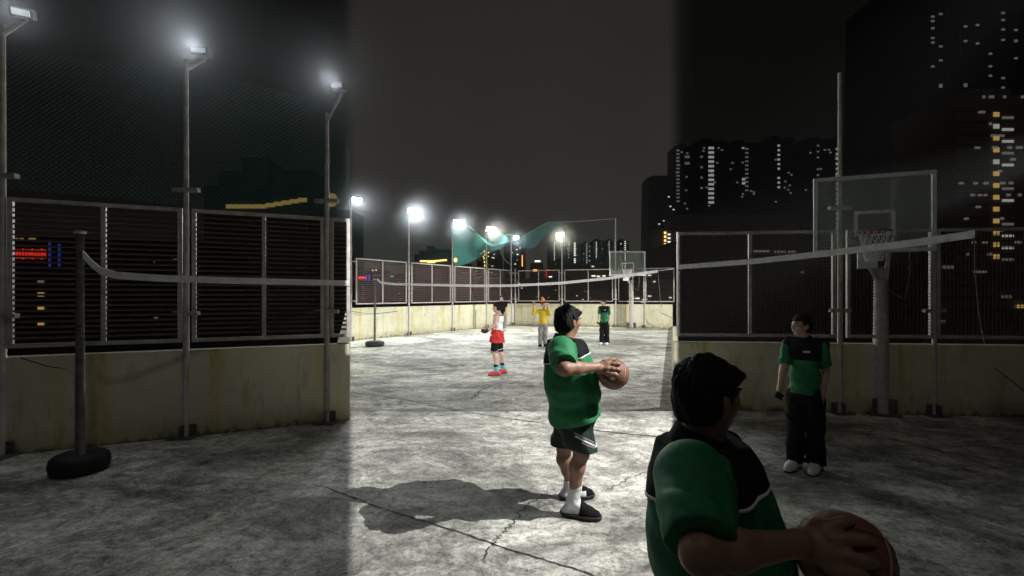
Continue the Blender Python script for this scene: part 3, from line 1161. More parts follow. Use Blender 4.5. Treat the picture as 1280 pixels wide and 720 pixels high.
# ---- the foreground man
def build_man(label):
    R0 = V3((.5, 3.75, 0))
    vx = .0055
    t = thing('person', label, 'person', R0)

    def J(px, py, Y):
        return at(px, py, Y) - R0
    yaw, hy = math.radians(24), math.radians(34)
    fw = V3((math.cos(yaw), math.sin(yaw), 0))
    lt = V3((-fw.y, fw.x, 0))
    chest, belly, hip = J(709, 452, 3.75), J(717, 488, 3.75), J(717, 519, 3.76)
    torso = [el(chest, (.145, .20, .19), yaw), el(belly, (.188, .19, .19), yaw), el(J(713, 473, 3.75), (.17, .195, .2), yaw), el(hip, (.155, .175, .15), yaw)]
    sR, sL = J(703, 438, 3.56), J(711, 437, 3.93)
    torso.append(rc(sR + V3((0, .03, .0)), sL - V3((0, .03, 0)), .085, .085))
    neck = [rc(J(706, 431, 3.75), J(709, 412, 3.76), .078, .064)]
    hc = J(710, 402, 3.76)
    hd = head_prims(hc, hy, 1.0)
    eR, wR = J(706, 461, 3.36), J(746, 459, 3.50)
    ball_c = at(766.5, 467.5, 3.6) - R0
    arm = [rc(sR, eR, .062, .05), rc(eR, lerp(eR, wR, .35), .05, .05), rc(lerp(eR, wR, .35), wR, .05, .031)]
    eL, wL = J(722, 470, 4.03), J(733, 488, 3.9)
    arm2 = [rc(sL, eL, .06, .05), rc(eL, wL, .048, .032)]
    hands = hand_prims(wL, (.6, -.35, -.5), (-.3, -.8, .2), 1.0, .5)
    # right hand spread over the ball
    r = .1285

    def on(v, rr=r):
        return ball_c + V3(v).normalized() * rr
    palm = V3((-.80, -.42, .42))
    k0 = on(palm, .138)
    hands += [rc(wR, k0, .031, .027), rc(k0, on((-.62, -.62, .40), .134), .027, .024), rc(k0, on((-.6, -.3, .72), .134), .025, .022)]
    tips = [((-.50, -.45, .74), (.02, -.34, .94)), ((-.44, -.64, .62), (.28, -.66, .70)), ((-.48, -.78, .40), (.24, -.90, .38)), ((-.56, -.82, .16), (.05, -.99, .10))]
    for a, b in tips:
        a, b = V3(a).normalized(), V3(b).normalized()
        m1, m2 = a.lerp(b, .42), a.lerp(b, .74)
        hands += [rc(on(palm.normalized().lerp(a, .5), .134), on(a, .133), .017, .013), rc(on(a, .133), on(m1, .131), .0115, .0108), rc(on(m1, .131), on(m2, .130), .0105, .0098), rc(on(m2, .130), on(b), .0096, .0085)]
    hands += [rc(on((-.86, -.45, .1), .132), on((-.72, -.68, -.16), .132), .016, .0135), rc(on((-.72, -.68, -.16), .131), on((-.42, -.86, -.32), .130), .0125, .010)]
    # legs
    hR, hL = J(716, 524, 3.69), J(712, 522, 3.88)
    kR, aR = J(727, 566, 3.66), J(716.5, 626, 3.68)
    kL, aL = J(705, 560, 3.98), J(713, 604, 4.0)
    aR.z, aL.z = .115, .115
    legs, th = [], []
    for h, k, a in ((hR, kR, aR), (hL, kL, aL)):
        th += [rc(h, k, .098, .064)]
        back = V3((-.03, -.012, 0))
        legs += [rc(k, lerp(k, a, .3) + back * .6, .058, .062), rc(lerp(k, a, .3) + back * .6, lerp(k, a, .6) + back * .3, .062, .046), rc(lerp(k, a, .6) + back * .3, a, .045, .036)]
    tR, tL = J(744, 640, 3.62), J(736, 616, 4.02)
    feet = foot_prims(aR, tR) + foot_prims(aL, tL)
    V, Q = surface(torso + neck + hd + arm + arm2 + hands + th + legs + feet, vx, .024)
    mesh_obj('body', V, Q, M['skin'], t)
    face_bits(hc, hy, 1.0, t)
    # hair: thick, short at the nape
    hp = [el(hc + V3((0, 0, .030)) - fw * .012, (.108, .090, .104), hy), el(hc - V3((0, 0, .028)) - V3((math.cos(hy), math.sin(hy), 0)) * .042, (.066, .077, .072), hy),
          el(hc + V3((math.cos(hy), math.sin(hy), 0)) * .07 + V3((0, 0, .068)), (.034, .066, .032), hy)]
    cloth('hair', hp, .004, M['hair'], t, .006, .025, hair_clip(hc, hy, 1.0, -.022, .048),
          lambda X, Y, Z: (.0045 * np.sin(170 * X + 40 * Z + 3 * np.sin(50 * Y)) * np.sin(150 * Y + 30 * Z) + .004 * np.sin(60 * X - 50 * Y + 35 * Z)).astype('f4'))
    # shirt
    hem = lambda X, Y, Z: (.735 + .10 * np.clip((X + .03) / .2, -.6, 1) * .55 - Z + 0 * Y)
    skirt = [el(hip + V3((0, 0, -.02)) + fw * .012, (.172, .212, .17), yaw)]
    sh = cloth('shirt', torso + skirt, vx, M['green'], t, .026, .05, lambda X, Y, Z: np.maximum(hem(X, Y, Z), Z - 1.385), folds(.015, .8, .4))
    xb = J(684, 0, 3.75).x
    # slanting seam between black yoke and green body
    line = lambda X: 1.205 + .28 * (X - xb)
    ed = (eR - sR).normalized()
    se = lerp(sR, eR, .74)
    slv = [rc(sR + V3((-.004, .02, 0)), se, .099, .078), rc(se, se + ed * .06, .078, .080)]
    sleeve_f = slv[0][0]
    cloth('shirt_yoke', torso + [rc(J(705, 428, 3.75), J(706, 424, 3.75), .09, .08)], vx, M['blackcloth'], t, .0295, .05,
          lambda X, Y, Z: np.maximum(np.maximum(line(X) - Z, Z - 1.395), .024 - sleeve_f(X, Y, Z)), folds(.015, .8, .4))
    cloth('piping', torso, .004, M['whitecloth'], t, .0325, .05, lambda X, Y, Z: np.abs(Z - line(X)) - .0055 + 0 * Y, folds(.015, .8, .4))
    cloth('collar', [rc(J(704.5, 427, 3.75), J(707.5, 417.5, 3.755), .094, .082)], .005, M['blackcloth'], t, .0, .02,
          lambda X, Y, Z: np.maximum(Z - (1.425 - .30 * (X + .07)), 1.34 - Z) + 0 * Y)
    cloth('sleeve', slv, vx, M['green'], t, .012, .02,
          lambda X, Y, Z: ((X - se.x) * ed.x + (Y - se.y) * ed.y + (Z - se.z) * ed.z - .028).astype('f4'),
          lambda X, Y, Z: (folds(.016, 1.3, 1.1)(X, Y, Z) * np.clip(((X - sR.x) * ed.x + (Y - sR.y) * ed.y + (Z - sR.z) * ed.z) / .12, 0, 1)).astype('f4'))
    ed2 = (eL - sL).normalized()
    se2 = lerp(sL, eL, .75)
    cloth('sleeve', [rc(sL, se2, .085, .085), rc(se2, se2 + ed2 * .06, .085, .088)], vx, M['green'], t, .008, .02,
          lambda X, Y, Z: ((X - se2.x) * ed2.x + (Y - se2.y) * ed2.y + (Z - se2.z) * ed2.z - .028).astype('f4'), folds(.012, 1.3, 2.1))
    # shorts
    kR2, kL2 = lerp(hR, kR, .98), lerp(hL, kL, .92)
    sp = [el(hip, (.165, .185, .15), yaw), rc(hR, kR2, .116, .110), rc(hL, kL2, .116, .110)]
    zR, zL = J(0, 566, 3.66).z, J(0, 556, 3.95).z

    def sclip(X, Y, Z):
        zz = np.where(Y < (kR.y + kL.y) / 2, zR + .03 - .12 * (X - kR.x), zL + 0 * X)
        return np.maximum(zz - Z, Z - .785)
    so = cloth('shorts', sp, vx, M['dkgreen'], t, .012, .03, sclip, folds(.012, 1.0, 2.6))
    decal('stripe', [[(718, 541), (730, 547.5), (742.5, 553)]], .010, so, M['greypants'], so, R0, 3.55)
    decal('stripe', [[(719, 545), (731, 551.5), (743, 557)]], .012, so, M['whitecloth'], so, R0, 3.55)
    decal('stripe', [[(727, 553), (735, 557), (743, 560)]], .010, so, M['greypants'], so, R0, 3.55)
    decal('emblem', [[(744.5, 553), (745.5, 556), (744, 559.5)], [(743.5, 555), (746.8, 554.2)], [(743.5, 558), (746.8, 557.4)], [(746.3, 552.8), (746.8, 559.5)]], .008, so, M['whitecloth'], so, R0, 3.55)
    # socks and trainers
    for a, k, tt, zt in ((aR, kR, tR, .245), (aL, kL, tL, .16)):
        up = lerp(a, k, (zt - a.z) / (k.z - a.z))
        cloth('sock', [rc(up, a, .043, .044)] + foot_prims(a, tt), vx, M['whitecloth'], t, .007, .02,
              lambda X, Y, Z: np.maximum(Z - zt, .02 - Z) + 0 * X + 0 * Y, folds(.003, 2, .5))
    for a, tt in ((aR, tR), (aL, tL)):
        V, Q = surface(foot_prims(a, tt), vx, .02, .014, clip=lambda X, Y, Z: np.maximum(a.x + .035 + .25 * (Z - .05) - X, .012 - Z) + 0 * Y)
        s_ = mesh_obj('sandal', V, Q, M['blackcloth'], t)
        V, Q = surface(foot_prims(a, tt), vx, .02, .024, clip=lambda X, Y, Z: np.maximum(Z - .034, .001 - Z) + 0 * X + 0 * Y)
        mesh_obj('sole', V, Q, M['black'], s_)
    # far trainer's white toe strap
    tl = lerp(aL, tL, .62)
    cloth('toe_strap', foot_prims(aL, tL), .005, M['whitecloth'], t, .0165, .02,
          lambda X, Y, Z: np.maximum(np.maximum(np.abs(X - tl.x) - .03, .03 - Z), Z - .075) + 0 * Y)
    return t, ball_c + R0


man, bc = build_man('brightly lit man in green shirt and dark green shorts holding a basketball')
ball = basketball(bc, 'brown basketball gripped by the lit foreground man in green')
man2 = copy_tree(man)
man2['label'] = 'close dim man in green and black jersey cut off at the bottom, right of centre'
S2 = .935
man2.scale = (S2, S2, S2)
man2.location = (.648, 1.42, 0)
ball2 = copy_tree(ball)
ball2['label'] = 'dim basketball held by the close cut off man at the bottom right'
ball2.scale = (S2, S2, S2)
RM = math.radians(-15)
man2.rotation_euler = (0, 0, RM)
ball2.rotation_euler = (0, 0, RM)
ball2.location = V3(man2.location) + Matrix.Rotation(RM, 3, 'Z') @ (bc - V3(man.location)) * S2


# ---- generic standing figures; joints given in photo pixels
def figure(label, feet, px, Y0, spec, vox):
    R0 = V3((at(px, 0, Y0).x, Y0, 0))
    t = thing('person', label, 'person', R0)
    kpm = F / Y0

    def J(p, dy=0.0):
        q = at(p[0], p[1], Y0 + dy) - R0
        return q
    s = spec.get('s', 1.0)
    yaw, hy = spec['yaw'], spec.get('hyaw', spec['yaw'])
    fw = V3((math.cos(yaw), math.sin(yaw), 0))
    lt = V3((-fw.y, fw.x, 0))
    hc = J(spec['head'])
    hs = spec.get('hs', .95)
    nk, pel = J(spec['neck']), J(spec['pelvis'])
    g = spec.get('girth', 1.0)
    ch, wa = lerp(nk, pel, .28), lerp(nk, pel, .66)
    torso = [el(ch, (.105 * g, .15 * s, .17 * s), yaw), el(wa, (.10 * g, .135 * s, .17 * s), yaw), el(pel, (.11 * g, .145 * s, .12 * s), yaw)]
    sw = spec.get('sw', .165) * s
    up = lerp(nk, pel, .10)
    sh = [up + lt * sw, up - lt * sw]       # left, right
    torso.append(rc(sh[0] * .92 + up * .08, sh[1] * .92 + up * .08, .055 * s, .055 * s))
    arms, ua, hands = [], [], []
    for q, key in enumerate(('armL', 'armR')):
        e, w, de, dw, hd_, pn = spec[key]
        e, w = J(e, de), J(w, dw)
        ua.append((sh[q], e))
        arms += [rc(sh[q], e, .05 * s, .038 * s), rc(e, lerp(e, w, .3), .038 * s, .038 * s), rc(lerp(e, w, .3), w, .038 * s, .026 * s)]
        hands += hand_prims(w, hd_, pn, .95 * s, spec.get('curl', .5))
    legs, th, feet_ = [], [], []
    LG = []
    for q, key in enumerate(('legL', 'legR')):
        k, a, toe, dk, da, dt = spec[key]
        h = pel + lt * (.085 * s) * (1 if q == 0 else -1) - V3((0, 0, .04))
        k, a, toe = J(k, dk), J(a, da), J(toe, dt)
        a.z = .10 * s
        toe.z = .03
        LG.append((h, k, a, toe))
        th.append(rc(h, k, .085 * s * spec.get('lg', 1), .056 * s))
        bk = fw * -.02
        legs += [rc(k, lerp(k, a, .3) + bk, .052 * s, .056 * s), rc(lerp(k, a, .3) + bk, lerp(k, a, .62) + bk * .4, .056 * s, .04 * s), rc(lerp(k, a, .62) + bk * .4, a, .04 * s, .034 * s)]
        feet_ += foot_prims(a, toe, s=.95 * s)
    neckp = [rc(nk - V3((0, 0, .02)), hc - V3((0, 0, .06)), .055 * s, .05 * s)]
    V, Q = surface(torso + neckp + head_prims(hc, hy, hs) + arms + hands + th + legs + feet_, vox, .02)
    mesh_obj('body', V, Q, spec.get('skin', M['skin']), t)
    face_bits(hc, hy, hs, t)
    hf = V3((math.cos(hy), math.sin(hy), 0))
    hp = [el(hc + V3((0, 0, .028)) * hs - hf * .012, (.106 * hs, .087 * hs, .102 * hs), hy), el(hc - V3((0, 0, .02)) - hf * .04 * hs, (.066 * hs, .076 * hs, .074 * hs), hy)]
    if spec.get('bun'):
        hp.append(el(hc + hf * spec['bun'][0] + V3((0, 0, spec['bun'][1])), (.055, .055, .05), hy))
    cloth('hair', hp, min(vox, .006), M['hair'], t, .005, .02, hair_clip(hc, hy, hs, -.02, spec.get('fore', .05)))
    return t, dict(torso=torso, sh=sh, ua=ua, LG=LG, nk=nk, pel=pel, th=th, legs=legs, feet=feet_, fw=fw, lt=lt, J=J, R0=R0, up=up, yaw=yaw, hc=hc, s=s, hf=hf)


def tee(t, d, vox, m, zh, sleeve=.7, off=.016, msl=None, name='shirt', sr=.06, dark=None, frac=.5):
    zt = d['nk'].z + .005
    cloth(name, d['torso'], vox, m, t, off, .04, lambda X, Y, Z: np.maximum(zh - Z, Z - zt) + 0 * X + 0 * Y, folds(.010, 1.1, zh * 7))
    if dark is not None:
        zl = zh + (zt - zh) * frac
        cloth('shirt_yoke', d['torso'], vox, dark, t, off + .004, .04, lambda X, Y, Z: np.maximum(zl - Z, Z - zt - .015) + 0 * X + 0 * Y, folds(.010, 1.1, zh * 7))
    if sleeve:
        for a, e in d['ua']:
            q = lerp(a, e, sleeve)
            cloth('sleeve', [rc(a, q, sr * d['s'], sr * .95 * d['s'])], vox, msl or m, t, .004, .02, None, folds(.008, 1.5, 1.0))


def trousers(t, d, vox, m, r0=.10, r1=.07, upto=1.0, name='trousers', top=.10, noise=.012):
    pr = [el(d['pel'], (.12 * 1, .15 * d['s'], .12 * d['s']), d['yaw'])]
    for h, k, a, toe in d['LG']:
        pr.append(rc(h, k, r0 * d['s'], r0 * .85 * d['s']))
        if upto > .5:
            pr.append(rc(k, lerp(k, a, (upto - .5) * 2), r0 * .85 * d['s'], r1 * d['s']))
    zl = min(lerp(k, a, (upto - .5) * 2).z for h, k, a, toe in d['LG']) if upto > .5 else None
    zt = d['pel'].z + top
    lo_ = (zl - .03) if zl is not None else min(k.z for h, k, a, toe in d['LG'])
    return cloth(name, pr, vox, m, t, .006, .025, lambda X, Y, Z: np.maximum(lo_ - Z, Z - zt) + 0 * X + 0 * Y, folds(noise, 1.3, 4.0))


# boy in white vest and red shorts
Yb = 10.25
tb, db = figure('boy in white vest, red shorts and turquoise socks standing sideways at mid court', 468, 622, Yb, dict(
    yaw=math.radians(165), hyaw=math.radians(158), head=(621.3, 384), neck=(623.3, 392), pelvis=(621.5, 416), hs=.95, girth=1.0, s=.95, sw=.15,
    armL=((618.5, 406), (609.5, 412), -.22, -.30, (-1, .1, -.12), (0, .2, .9)), armR=((619.5, 406), (611, 412.5), .18, .10, (-1, -.2, -.15), (0, -.2, .9)),
    legL=((617.5, 439), (620.5, 462), (612.5, 467), -.10, -.12, -.16), legR=((625, 437), (629, 458.5), (622, 463.5), .10, .16, .10),
    skin=M['skin_pale'], bun=(-.085, .02), fore=.05), .0065)
vb = .0065
cloth('vest', db['torso'], vb, M['whitecloth'], tb, .012, .03,
      lambda X, Y, Z: np.maximum(db['pel'].z + .04 - Z, np.maximum(Z - db['nk'].z + .03, np.abs((X - db['up'].x) * db['lt'].x + (Y - db['up'].y) * db['lt'].y) - .125)), folds(.006, 1.2, 1))
cloth('vest_trim', db['torso'], vb, M['blackcloth'], tb, .016, .03,
      lambda X, Y, Z: np.maximum(np.abs(Z - db['nk'].z + .035) - .012, np.abs((X - db['up'].x) * db['lt'].x + (Y - db['up'].y) * db['lt'].y) - .128), None)
sp = [el(db['pel'], (.125, .15, .12), db['yaw'])]
for h, k, a, toe in db['LG']:
    sp.append(rc(h, lerp(h, k, .62), .115, .125))
zs = db['J']((0, 428)).z
rs = cloth('shorts', sp, vb, M['redcloth'], tb, .008, .03, lambda X, Y, Z: np.maximum(zs - .10 * X - Z, Z - db['pel'].z - .10) + 0 * Y, folds(.012, 1.3, .3))
decal('emblem', [[(614.2, 418.2), (615.4, 419.4)], [(615.4, 418.2), (614.2, 419.6)]], .014, rs, M['whitecloth'], rs, db['R0'], Yb)
zs2 = db['J']((0, 440)).z
sp2 = [rc(h, k, .09, .075) for h, k, a, toe in db['LG']]
ls = cloth('leggings', sp2, vb, M['blackcloth'], tb, .003, .01, lambda X, Y, Z: np.maximum(zs2 - Z, Z - db['pel'].z) + 0 * X + 0 * Y)
cloth('leggings_trim', sp2, .005, M['whitecloth'], tb, .005, .01, lambda X, Y, Z: np.abs(Z - zs2 - .012 - .3 * np.abs(X - db['LG'][0][1].x)) - .007 + 0 * Y)
for h, k, a, toe in db['LG']:
    u = lerp(a, k, .22)
    cloth('sock', [rc(u, a, .042, .044)], .005, M['teal'], tb, .002, .01)
    cloth('sock_band', [rc(lerp(a, k, .24), lerp(a, k, .29), .044, .045)], .005, M['blackcloth'], tb, .002, .01)
    shoe_obj('trainer', a, toe, M['redshoe'], tb, .005, .98)
hand = db['J']((606, 413.5), -.3) + db['R0']
V, Q = surface([el((0, 0, 0), (.085, .05, .055)), el((.03, 0, .02), (.05, .045, .04))], .006, .02)
gl = mesh_obj('lump', V, Q, M['black'], None)  # plain dark rounded shape in front of the hand
gl.location = hand
tag(gl, 'small dark glove held in front by the boy in red shorts', 'lump')

# adult in black behind him
tk, dk = figure('person in black t-shirt half hidden behind the boy in red shorts', 412, 628.5, 23.3, dict(
    yaw=math.radians(-100), hyaw=math.radians(-130), head=(626.9, 372.4), neck=(628.6, 376.6), pelvis=(628.8, 392), hs=1.0, s=1.0, sw=.175,
    armL=((632.8, 384.5), (631.5, 391), 0, -.12, (-.2, -.3, -1), (-1, 0, 0)), armR=((624.5, 384.5), (625, 392), 0, -.1, (0, -.3, -1), (1, 0, 0)),
    legL=((630.8, 402), (630.6, 410), (631.3, 413), 0, 0, -.16), legR=((626.8, 402), (626.6, 410), (626, 413), 0, 0, -.16), skin=M['skin_pale']), .009)
tee(tk, dk, .009, M['blackcloth'], dk['pel'].z - .06)
trousers(tk, dk, .009, M['greypants'])
for h, k, a, toe in dk['LG']:
    shoe_obj('shoe', a, toe, M['whitecloth'], tk, .008)

# boy in yellow
ty, dy = figure('boy in yellow long sleeved top and grey trousers with both arms raised', 433, 679, 15.9, dict(
    yaw=math.radians(-82), hyaw=math.radians(-70), head=(680, 380.6), neck=(679.3, 386.3), pelvis=(678.6, 404.5), hs=.92, s=.92, sw=.16,
    armL=((686.8, 392.6), (684.6, 383.2), -.05, -.12, (-.15, -.1, 1), (0, -1, 0)), armR=((666.9, 392), (667.4, 382.4), -.05, -.1, (.1, -.1, 1), (0, -1, 0)),
    legL=((681.7, 417), (681.6, 429), (682.2, 432), 0, 0, -.2), legR=((675.8, 417), (675.3, 428), (674.6, 431), 0, 0, -.2), skin=M['skin_pale'], curl=.3), .008)
tee(ty, dy, .008, M['yellow'], dy['pel'].z - .0, 0, .02)
for q, (a, e) in enumerate(dy['ua']):
    w = dy['J'](((684.4, 383.6), (667.6, 383.2))[q], (-.12, -.1)[q])
    cloth('sleeve', [rc(a, e, .064, .055), rc(e, lerp(e, w, .86), .055, .046)], .008, M['yellow'], ty, .003, .02, None, folds(.008, 1.5, 1))
cloth('collar', [rc(dy['nk'] - V3((0, 0, .03)), dy['nk'] - V3((0, 0, .015)), .072, .064)], .007, M['blackcloth'], ty, .002, 0, lambda X, Y, Z: Z - dy['nk'].z - .02 + 0 * X + 0 * Y)
trousers(ty, dy, .008, M['greypants'], .095, .072)
for h, k, a, toe in dy['LG']:
    shoe_obj('shoe', a, toe, M['blackcloth'], ty, .007, .95)
V, Q = surface([el((0, 0, 0), (.06, .06, .065)), el((-.015, 0, .055), (.034, .034, .06))], .008, .03)
ob = mesh_obj('blob', V, Q, M['orange'], None)  # plain orange shape of two merged ellipsoids
ob.location = at(678.8, 375.3, 15.75)
tag(ob, 'small orange shuttlecock just over the head of the boy in yellow', 'blob')

# boy in green and black
Yg = 16.4
tg, dg_ = figure('boy in green and black jersey and black trousers standing by the distant lit back wall', 431, 755, Yg, dict(
    yaw=math.radians(-118), hyaw=math.radians(-150), head=(754.2, 378.2), neck=(755.3, 383.2), pelvis=(755.2, 403), hs=.93, s=.93, sw=.17,
    armL=((761.6, 394.5), (760.8, 402.6), .02, -.05, (-.1, -.15, -1), (-1, 0, 0)), armR=((748.6, 394), (747.6, 401), -.05, -.16, (-.15, -.3, -1), (1, 0, 0)),
    legL=((758.6, 415.5), (758.8, 427), (757.6, 431.5), 0, .0, -.19), legR=((752.4, 415.5), (752.2, 427), (750.2, 430.5), 0, 0, -.17), skin=M['skin_pale']), .0065)
tee(tg, dg_, .0065, M['green'], dg_['pel'].z + .0, .72, .018, M['green'], dark=M['blackcloth'], frac=.62)
cloth('collar', [rc(dg_['nk'] - V3((0, 0, .04)), dg_['nk'] - V3((0, 0, .005)), .085, .068)], .006, M['blackcloth'], tg, .002, 0, lambda X, Y, Z: Z - dg_['nk'].z - .03 + .25 * (X * dg_['fw'].x + Y * dg_['fw'].y) )
trousers(tg, dg_, .0065, M['blackcloth'], .10, .085)
for h, k, a, toe in dg_['LG']:
    shoe_obj('trainer', a, toe, M['whitecloth'], tg, .006, .98)
MB().box(-.03, .03, -.006, .006, 0, .018).build('chest_badge', M['whitecloth'], tg, loc=dg_['up'] + dg_['fw'] * .135 + dg_['lt'] * .06 - V3((0, 0, .07)))
wr_ = dg_['J']((747.3, 403.6), -.2)
ph = MB().box(-.05, .05, -.012, .012, -.03, .03).build('phone', M['black'], None, bevel=.005)
ph.location = wr_ + dg_['R0'] + V3((0, -.03, 0))
ph.rotation_euler = (0, .5, .3)
tag(ph, 'dark phone in the hand of the distant boy in green', 'phone')
tg2 = copy_tree(tg)
tg2['label'] = 'larger dim boy in green and black jersey standing alone on the dark right side'
q = gpt(1005, 586)
tg2.location = (q.x, q.y, 0)
tg2.scale = (.97,) * 3
RG = Matrix.Rotation(math.radians(-23), 3, 'Z')
tg2.rotation_euler = (0, 0, math.radians(-23))
ph2 = ph.copy()
COL.objects.link(ph2)
ph2.location = V3(tg2.location) + RG @ (V3(ph.location) - dg_['R0']) * .97
ph2['label'] = 'dark phone in the hand of the larger dim boy on the right'


# ------------------------------------------------------------------ the city
unit = MB().box(-.5, .5, -.06, .06, -.5, .5)


def unit_obj(name, m, parent, px, py, Y, w, h):
    key = 'unit_' + m.name
    me = bpy.data.meshes.get(key)
    if me is None:
        o = unit.build(name, m, parent)
        o.data.name = key
    else:
        o = bpy.data.objects.new(name, me)
        COL.objects.link(o)
        o.parent = parent
    p = at(px, py, Y - .12) - parent.location
    o.location = p
    o.scale = (w / F * Y, 1, h / F * Y)
    return o


def tower(label, px0, px1, top, Y, m, depth=14, group='city towers beyond the roof', name='tower_block', taper=0, crown=None, cat='building'):
    x0, x1 = at(px0, 0, Y).x, at(px1, 0, Y).x
    zt = at(0, top, Y).z
    t = thing(name, label, cat, ((x0 + x1) / 2, Y, -30), 0, group)
    hw = (x1 - x0) / 2
    H = zt + 30
    b = MB()
    tp = taper / F * Y
    b.v = [V3(p) for p in ((-hw, 0, 0), (hw, 0, 0), (hw, depth, 0), (-hw, depth, 0), (-hw + tp, 0, H), (hw - tp, 0, H), (hw - tp, depth, H), (-hw + tp, depth, H))]
    b.f = [(0, 1, 5, 4), (1, 2, 6, 5), (2, 3, 7, 6), (3, 0, 4, 7), (4, 5, 6, 7), (3, 2, 1, 0)]
    b.build('wall', m, t)
    if crown:
        for (a, c, h) in crown:
            MB().box(-hw + 2 * hw * a, -hw + 2 * hw * c, depth * .25, depth * .8, H + .01, H + h / F * Y).build('roof_house', m, t)
    return t


def col_win(t, Y, px, y0, y1, n, w, h, m, skip=0.0):
    for k in range(n):
        if random.random() < skip:
            continue
        unit_obj('window', m, t, px, y0 + (y1 - y0) * k / max(n - 1, 1), Y, w, h)


# centre: far towers behind the back fence
Yt = 260
cen = [('far tower with a bright stair column left of the tall bare mast', 686, 707, 302.5, [(693, 303, 330, 11, 1.2, 1.0, 'wwin_dim')]),
       ('far tower with a strong stair column behind the warm floodlight', 707.5, 727, 304, [(718.5, 304, 328, 12, 2.0, 1.1, 'wwin'), (711, 306, 322, 5, .9, .8, 'wwin_dim')]),
       ('far tower with scattered lights between the floodlight and the tall mast', 728, 740, 304.5, [(733.5, 305, 328, 9, 1.0, .8, 'wwin_dim'), (737, 308, 326, 4, 1, .8, 'wwin_dim')]),
       ('slim far tower with one thin stair column', 741, 755, 300.5, [(745.5, 303, 321, 8, 1.1, .8, 'wwin')]),
       ('far tower behind the top left of the distant backboard', 756, 772, 301, [(761.5, 302, 318, 7, .9, .8, 'wwin_dim'), (769, 300, 322, 10, 1.1, .9, 'wwin')]),
       ('far tower behind the right of the distant backboard', 773, 786, 301, [(781.5, 302, 340, 16, 1.3, .9, 'wwin'), (776, 305, 330, 5, .9, .8, 'wwin_dim')])]
for lb, a, b, tp, wins in cen:
    t = tower(lb, a, b, tp, Yt, M['tower'], 12, crown=[(.3, .6, 3)])
    for w in wins:
        col_win(t, Yt, w[0], w[1], w[2], w[3], w[4], w[5], M[w[6]], .08)
    for k in range(9):
        unit_obj('window', M[random.choice(['wcol_mid', 'wcol_mid', 'wwin_dim', 'ywin_dim'])], t, random.uniform(a + 1, b - 1), random.uniform(tp + 2, 332), Yt, .8, .7)
t = tower('low dark block below the far towers behind the back fence', 690, 760, 331, 150, M['tower_brown'], 20)
col_win(t, 150, 741, 333, 333, 1, 3, 1, M['wwin_dim'])
for x, y, w in ((742, 345, 5), (748, 345.5, 4), (755, 345, 4), (688, 346, 4)):
    unit_obj('window', M['wwin'], t, x, y, 150, w, 1.4)
t = tower('small block with a bright rooftop sign left of the warm floodlight mast', 664, 679, 329, 170, M['tower'], 12)
unit_obj('window', M['wwin'], t, 672, 326.5, 170, 7, 2.0)
unit_obj('window', M['orange_led'], t, 669, 338, 170, 5, 2.5)
unit_obj('window', M['wwin_dim'], t, 676, 350, 170, 2, 1)
t = tower('narrow block with a red neon strip behind the back fence', 680, 689, 336, 165, M['tower_brown'], 10)
unit_obj('neon_strip', M['red_led_dim'], t, 683, 342, 165, 1.2, 11)
unit_obj('window', M['wwin'], t, 687.5, 346.5, 165, 4, 1.6)
t = tower('dark tower with lit windows and green roof outline behind the corner mast', 630, 657, 294.5, 190, M['tower_dark'], 14)
for x, y, m_ in ((646, 312, 'wwin'), (647, 318, 'wwin'), (646.5, 325, 'ywin_dim'), (648, 304, 'wwin_dim'), (650, 310, 'wwin_dim'), (640, 316, 'wwin_dim'), (644, 330, 'wwin_dim')):
    unit_obj('window', M[m_], t, x, y, 190, 2.0, 1.2)
unit_obj('neon_strip', M['orange_led'], t, 652.8, 326, 190, 1.2, 14)
unit_obj('neon_strip', M['green_led'], t, 637, 293.5, 190, 11, 1.0)
t = tower('short tower with scattered yellow lights between the two left masts under the net', 596, 628, 312, 200, M['tower_dark'], 14)
for k in range(16):
    unit_obj('window', M[random.choice(['wwin_dim', 'ywin_dim', 'ywin', 'wwin_dim'])], t, random.uniform(599, 627), random.uniform(315, 334), 200, 1.3, 1.0)
for k in range(5):
    unit_obj('window', M['ywin'], t, 605.5 + random.uniform(-.6, .6), 314 + k * 4.5, 200, 1.2, 2.2)
t = tower('grey rooftop plant building above the left fence with a glowing yellow sign', 518, 561, 318, 110, M['tower'], 14, crown=[(.28, .5, 12.5), (.05, .2, 7), (.55, .95, 8)])
for k in range(9):
    unit_obj('sign_light', M['amber'], t, 527 + k * 3.7, 326.5 + (-.35 * max(k - 4, 0)), 110, 4.0, 1.9)
unit_obj('sign_light', M['amber'], t, 539, 327.8, 110, 10, 1.6)
o = t
t = tower('small dark block with a round orange lamp beside the second mast', 566, 590, 330, 120, M['tower_dark'], 8)
V, Q = surface([el((0, 0, 0), (.5, .3, .62))], .1, 0)
ol = mesh_obj('round_lamp', V, Q, M['amber'], t)
ol.location = at(569.5, 325, 119.5) - t.location
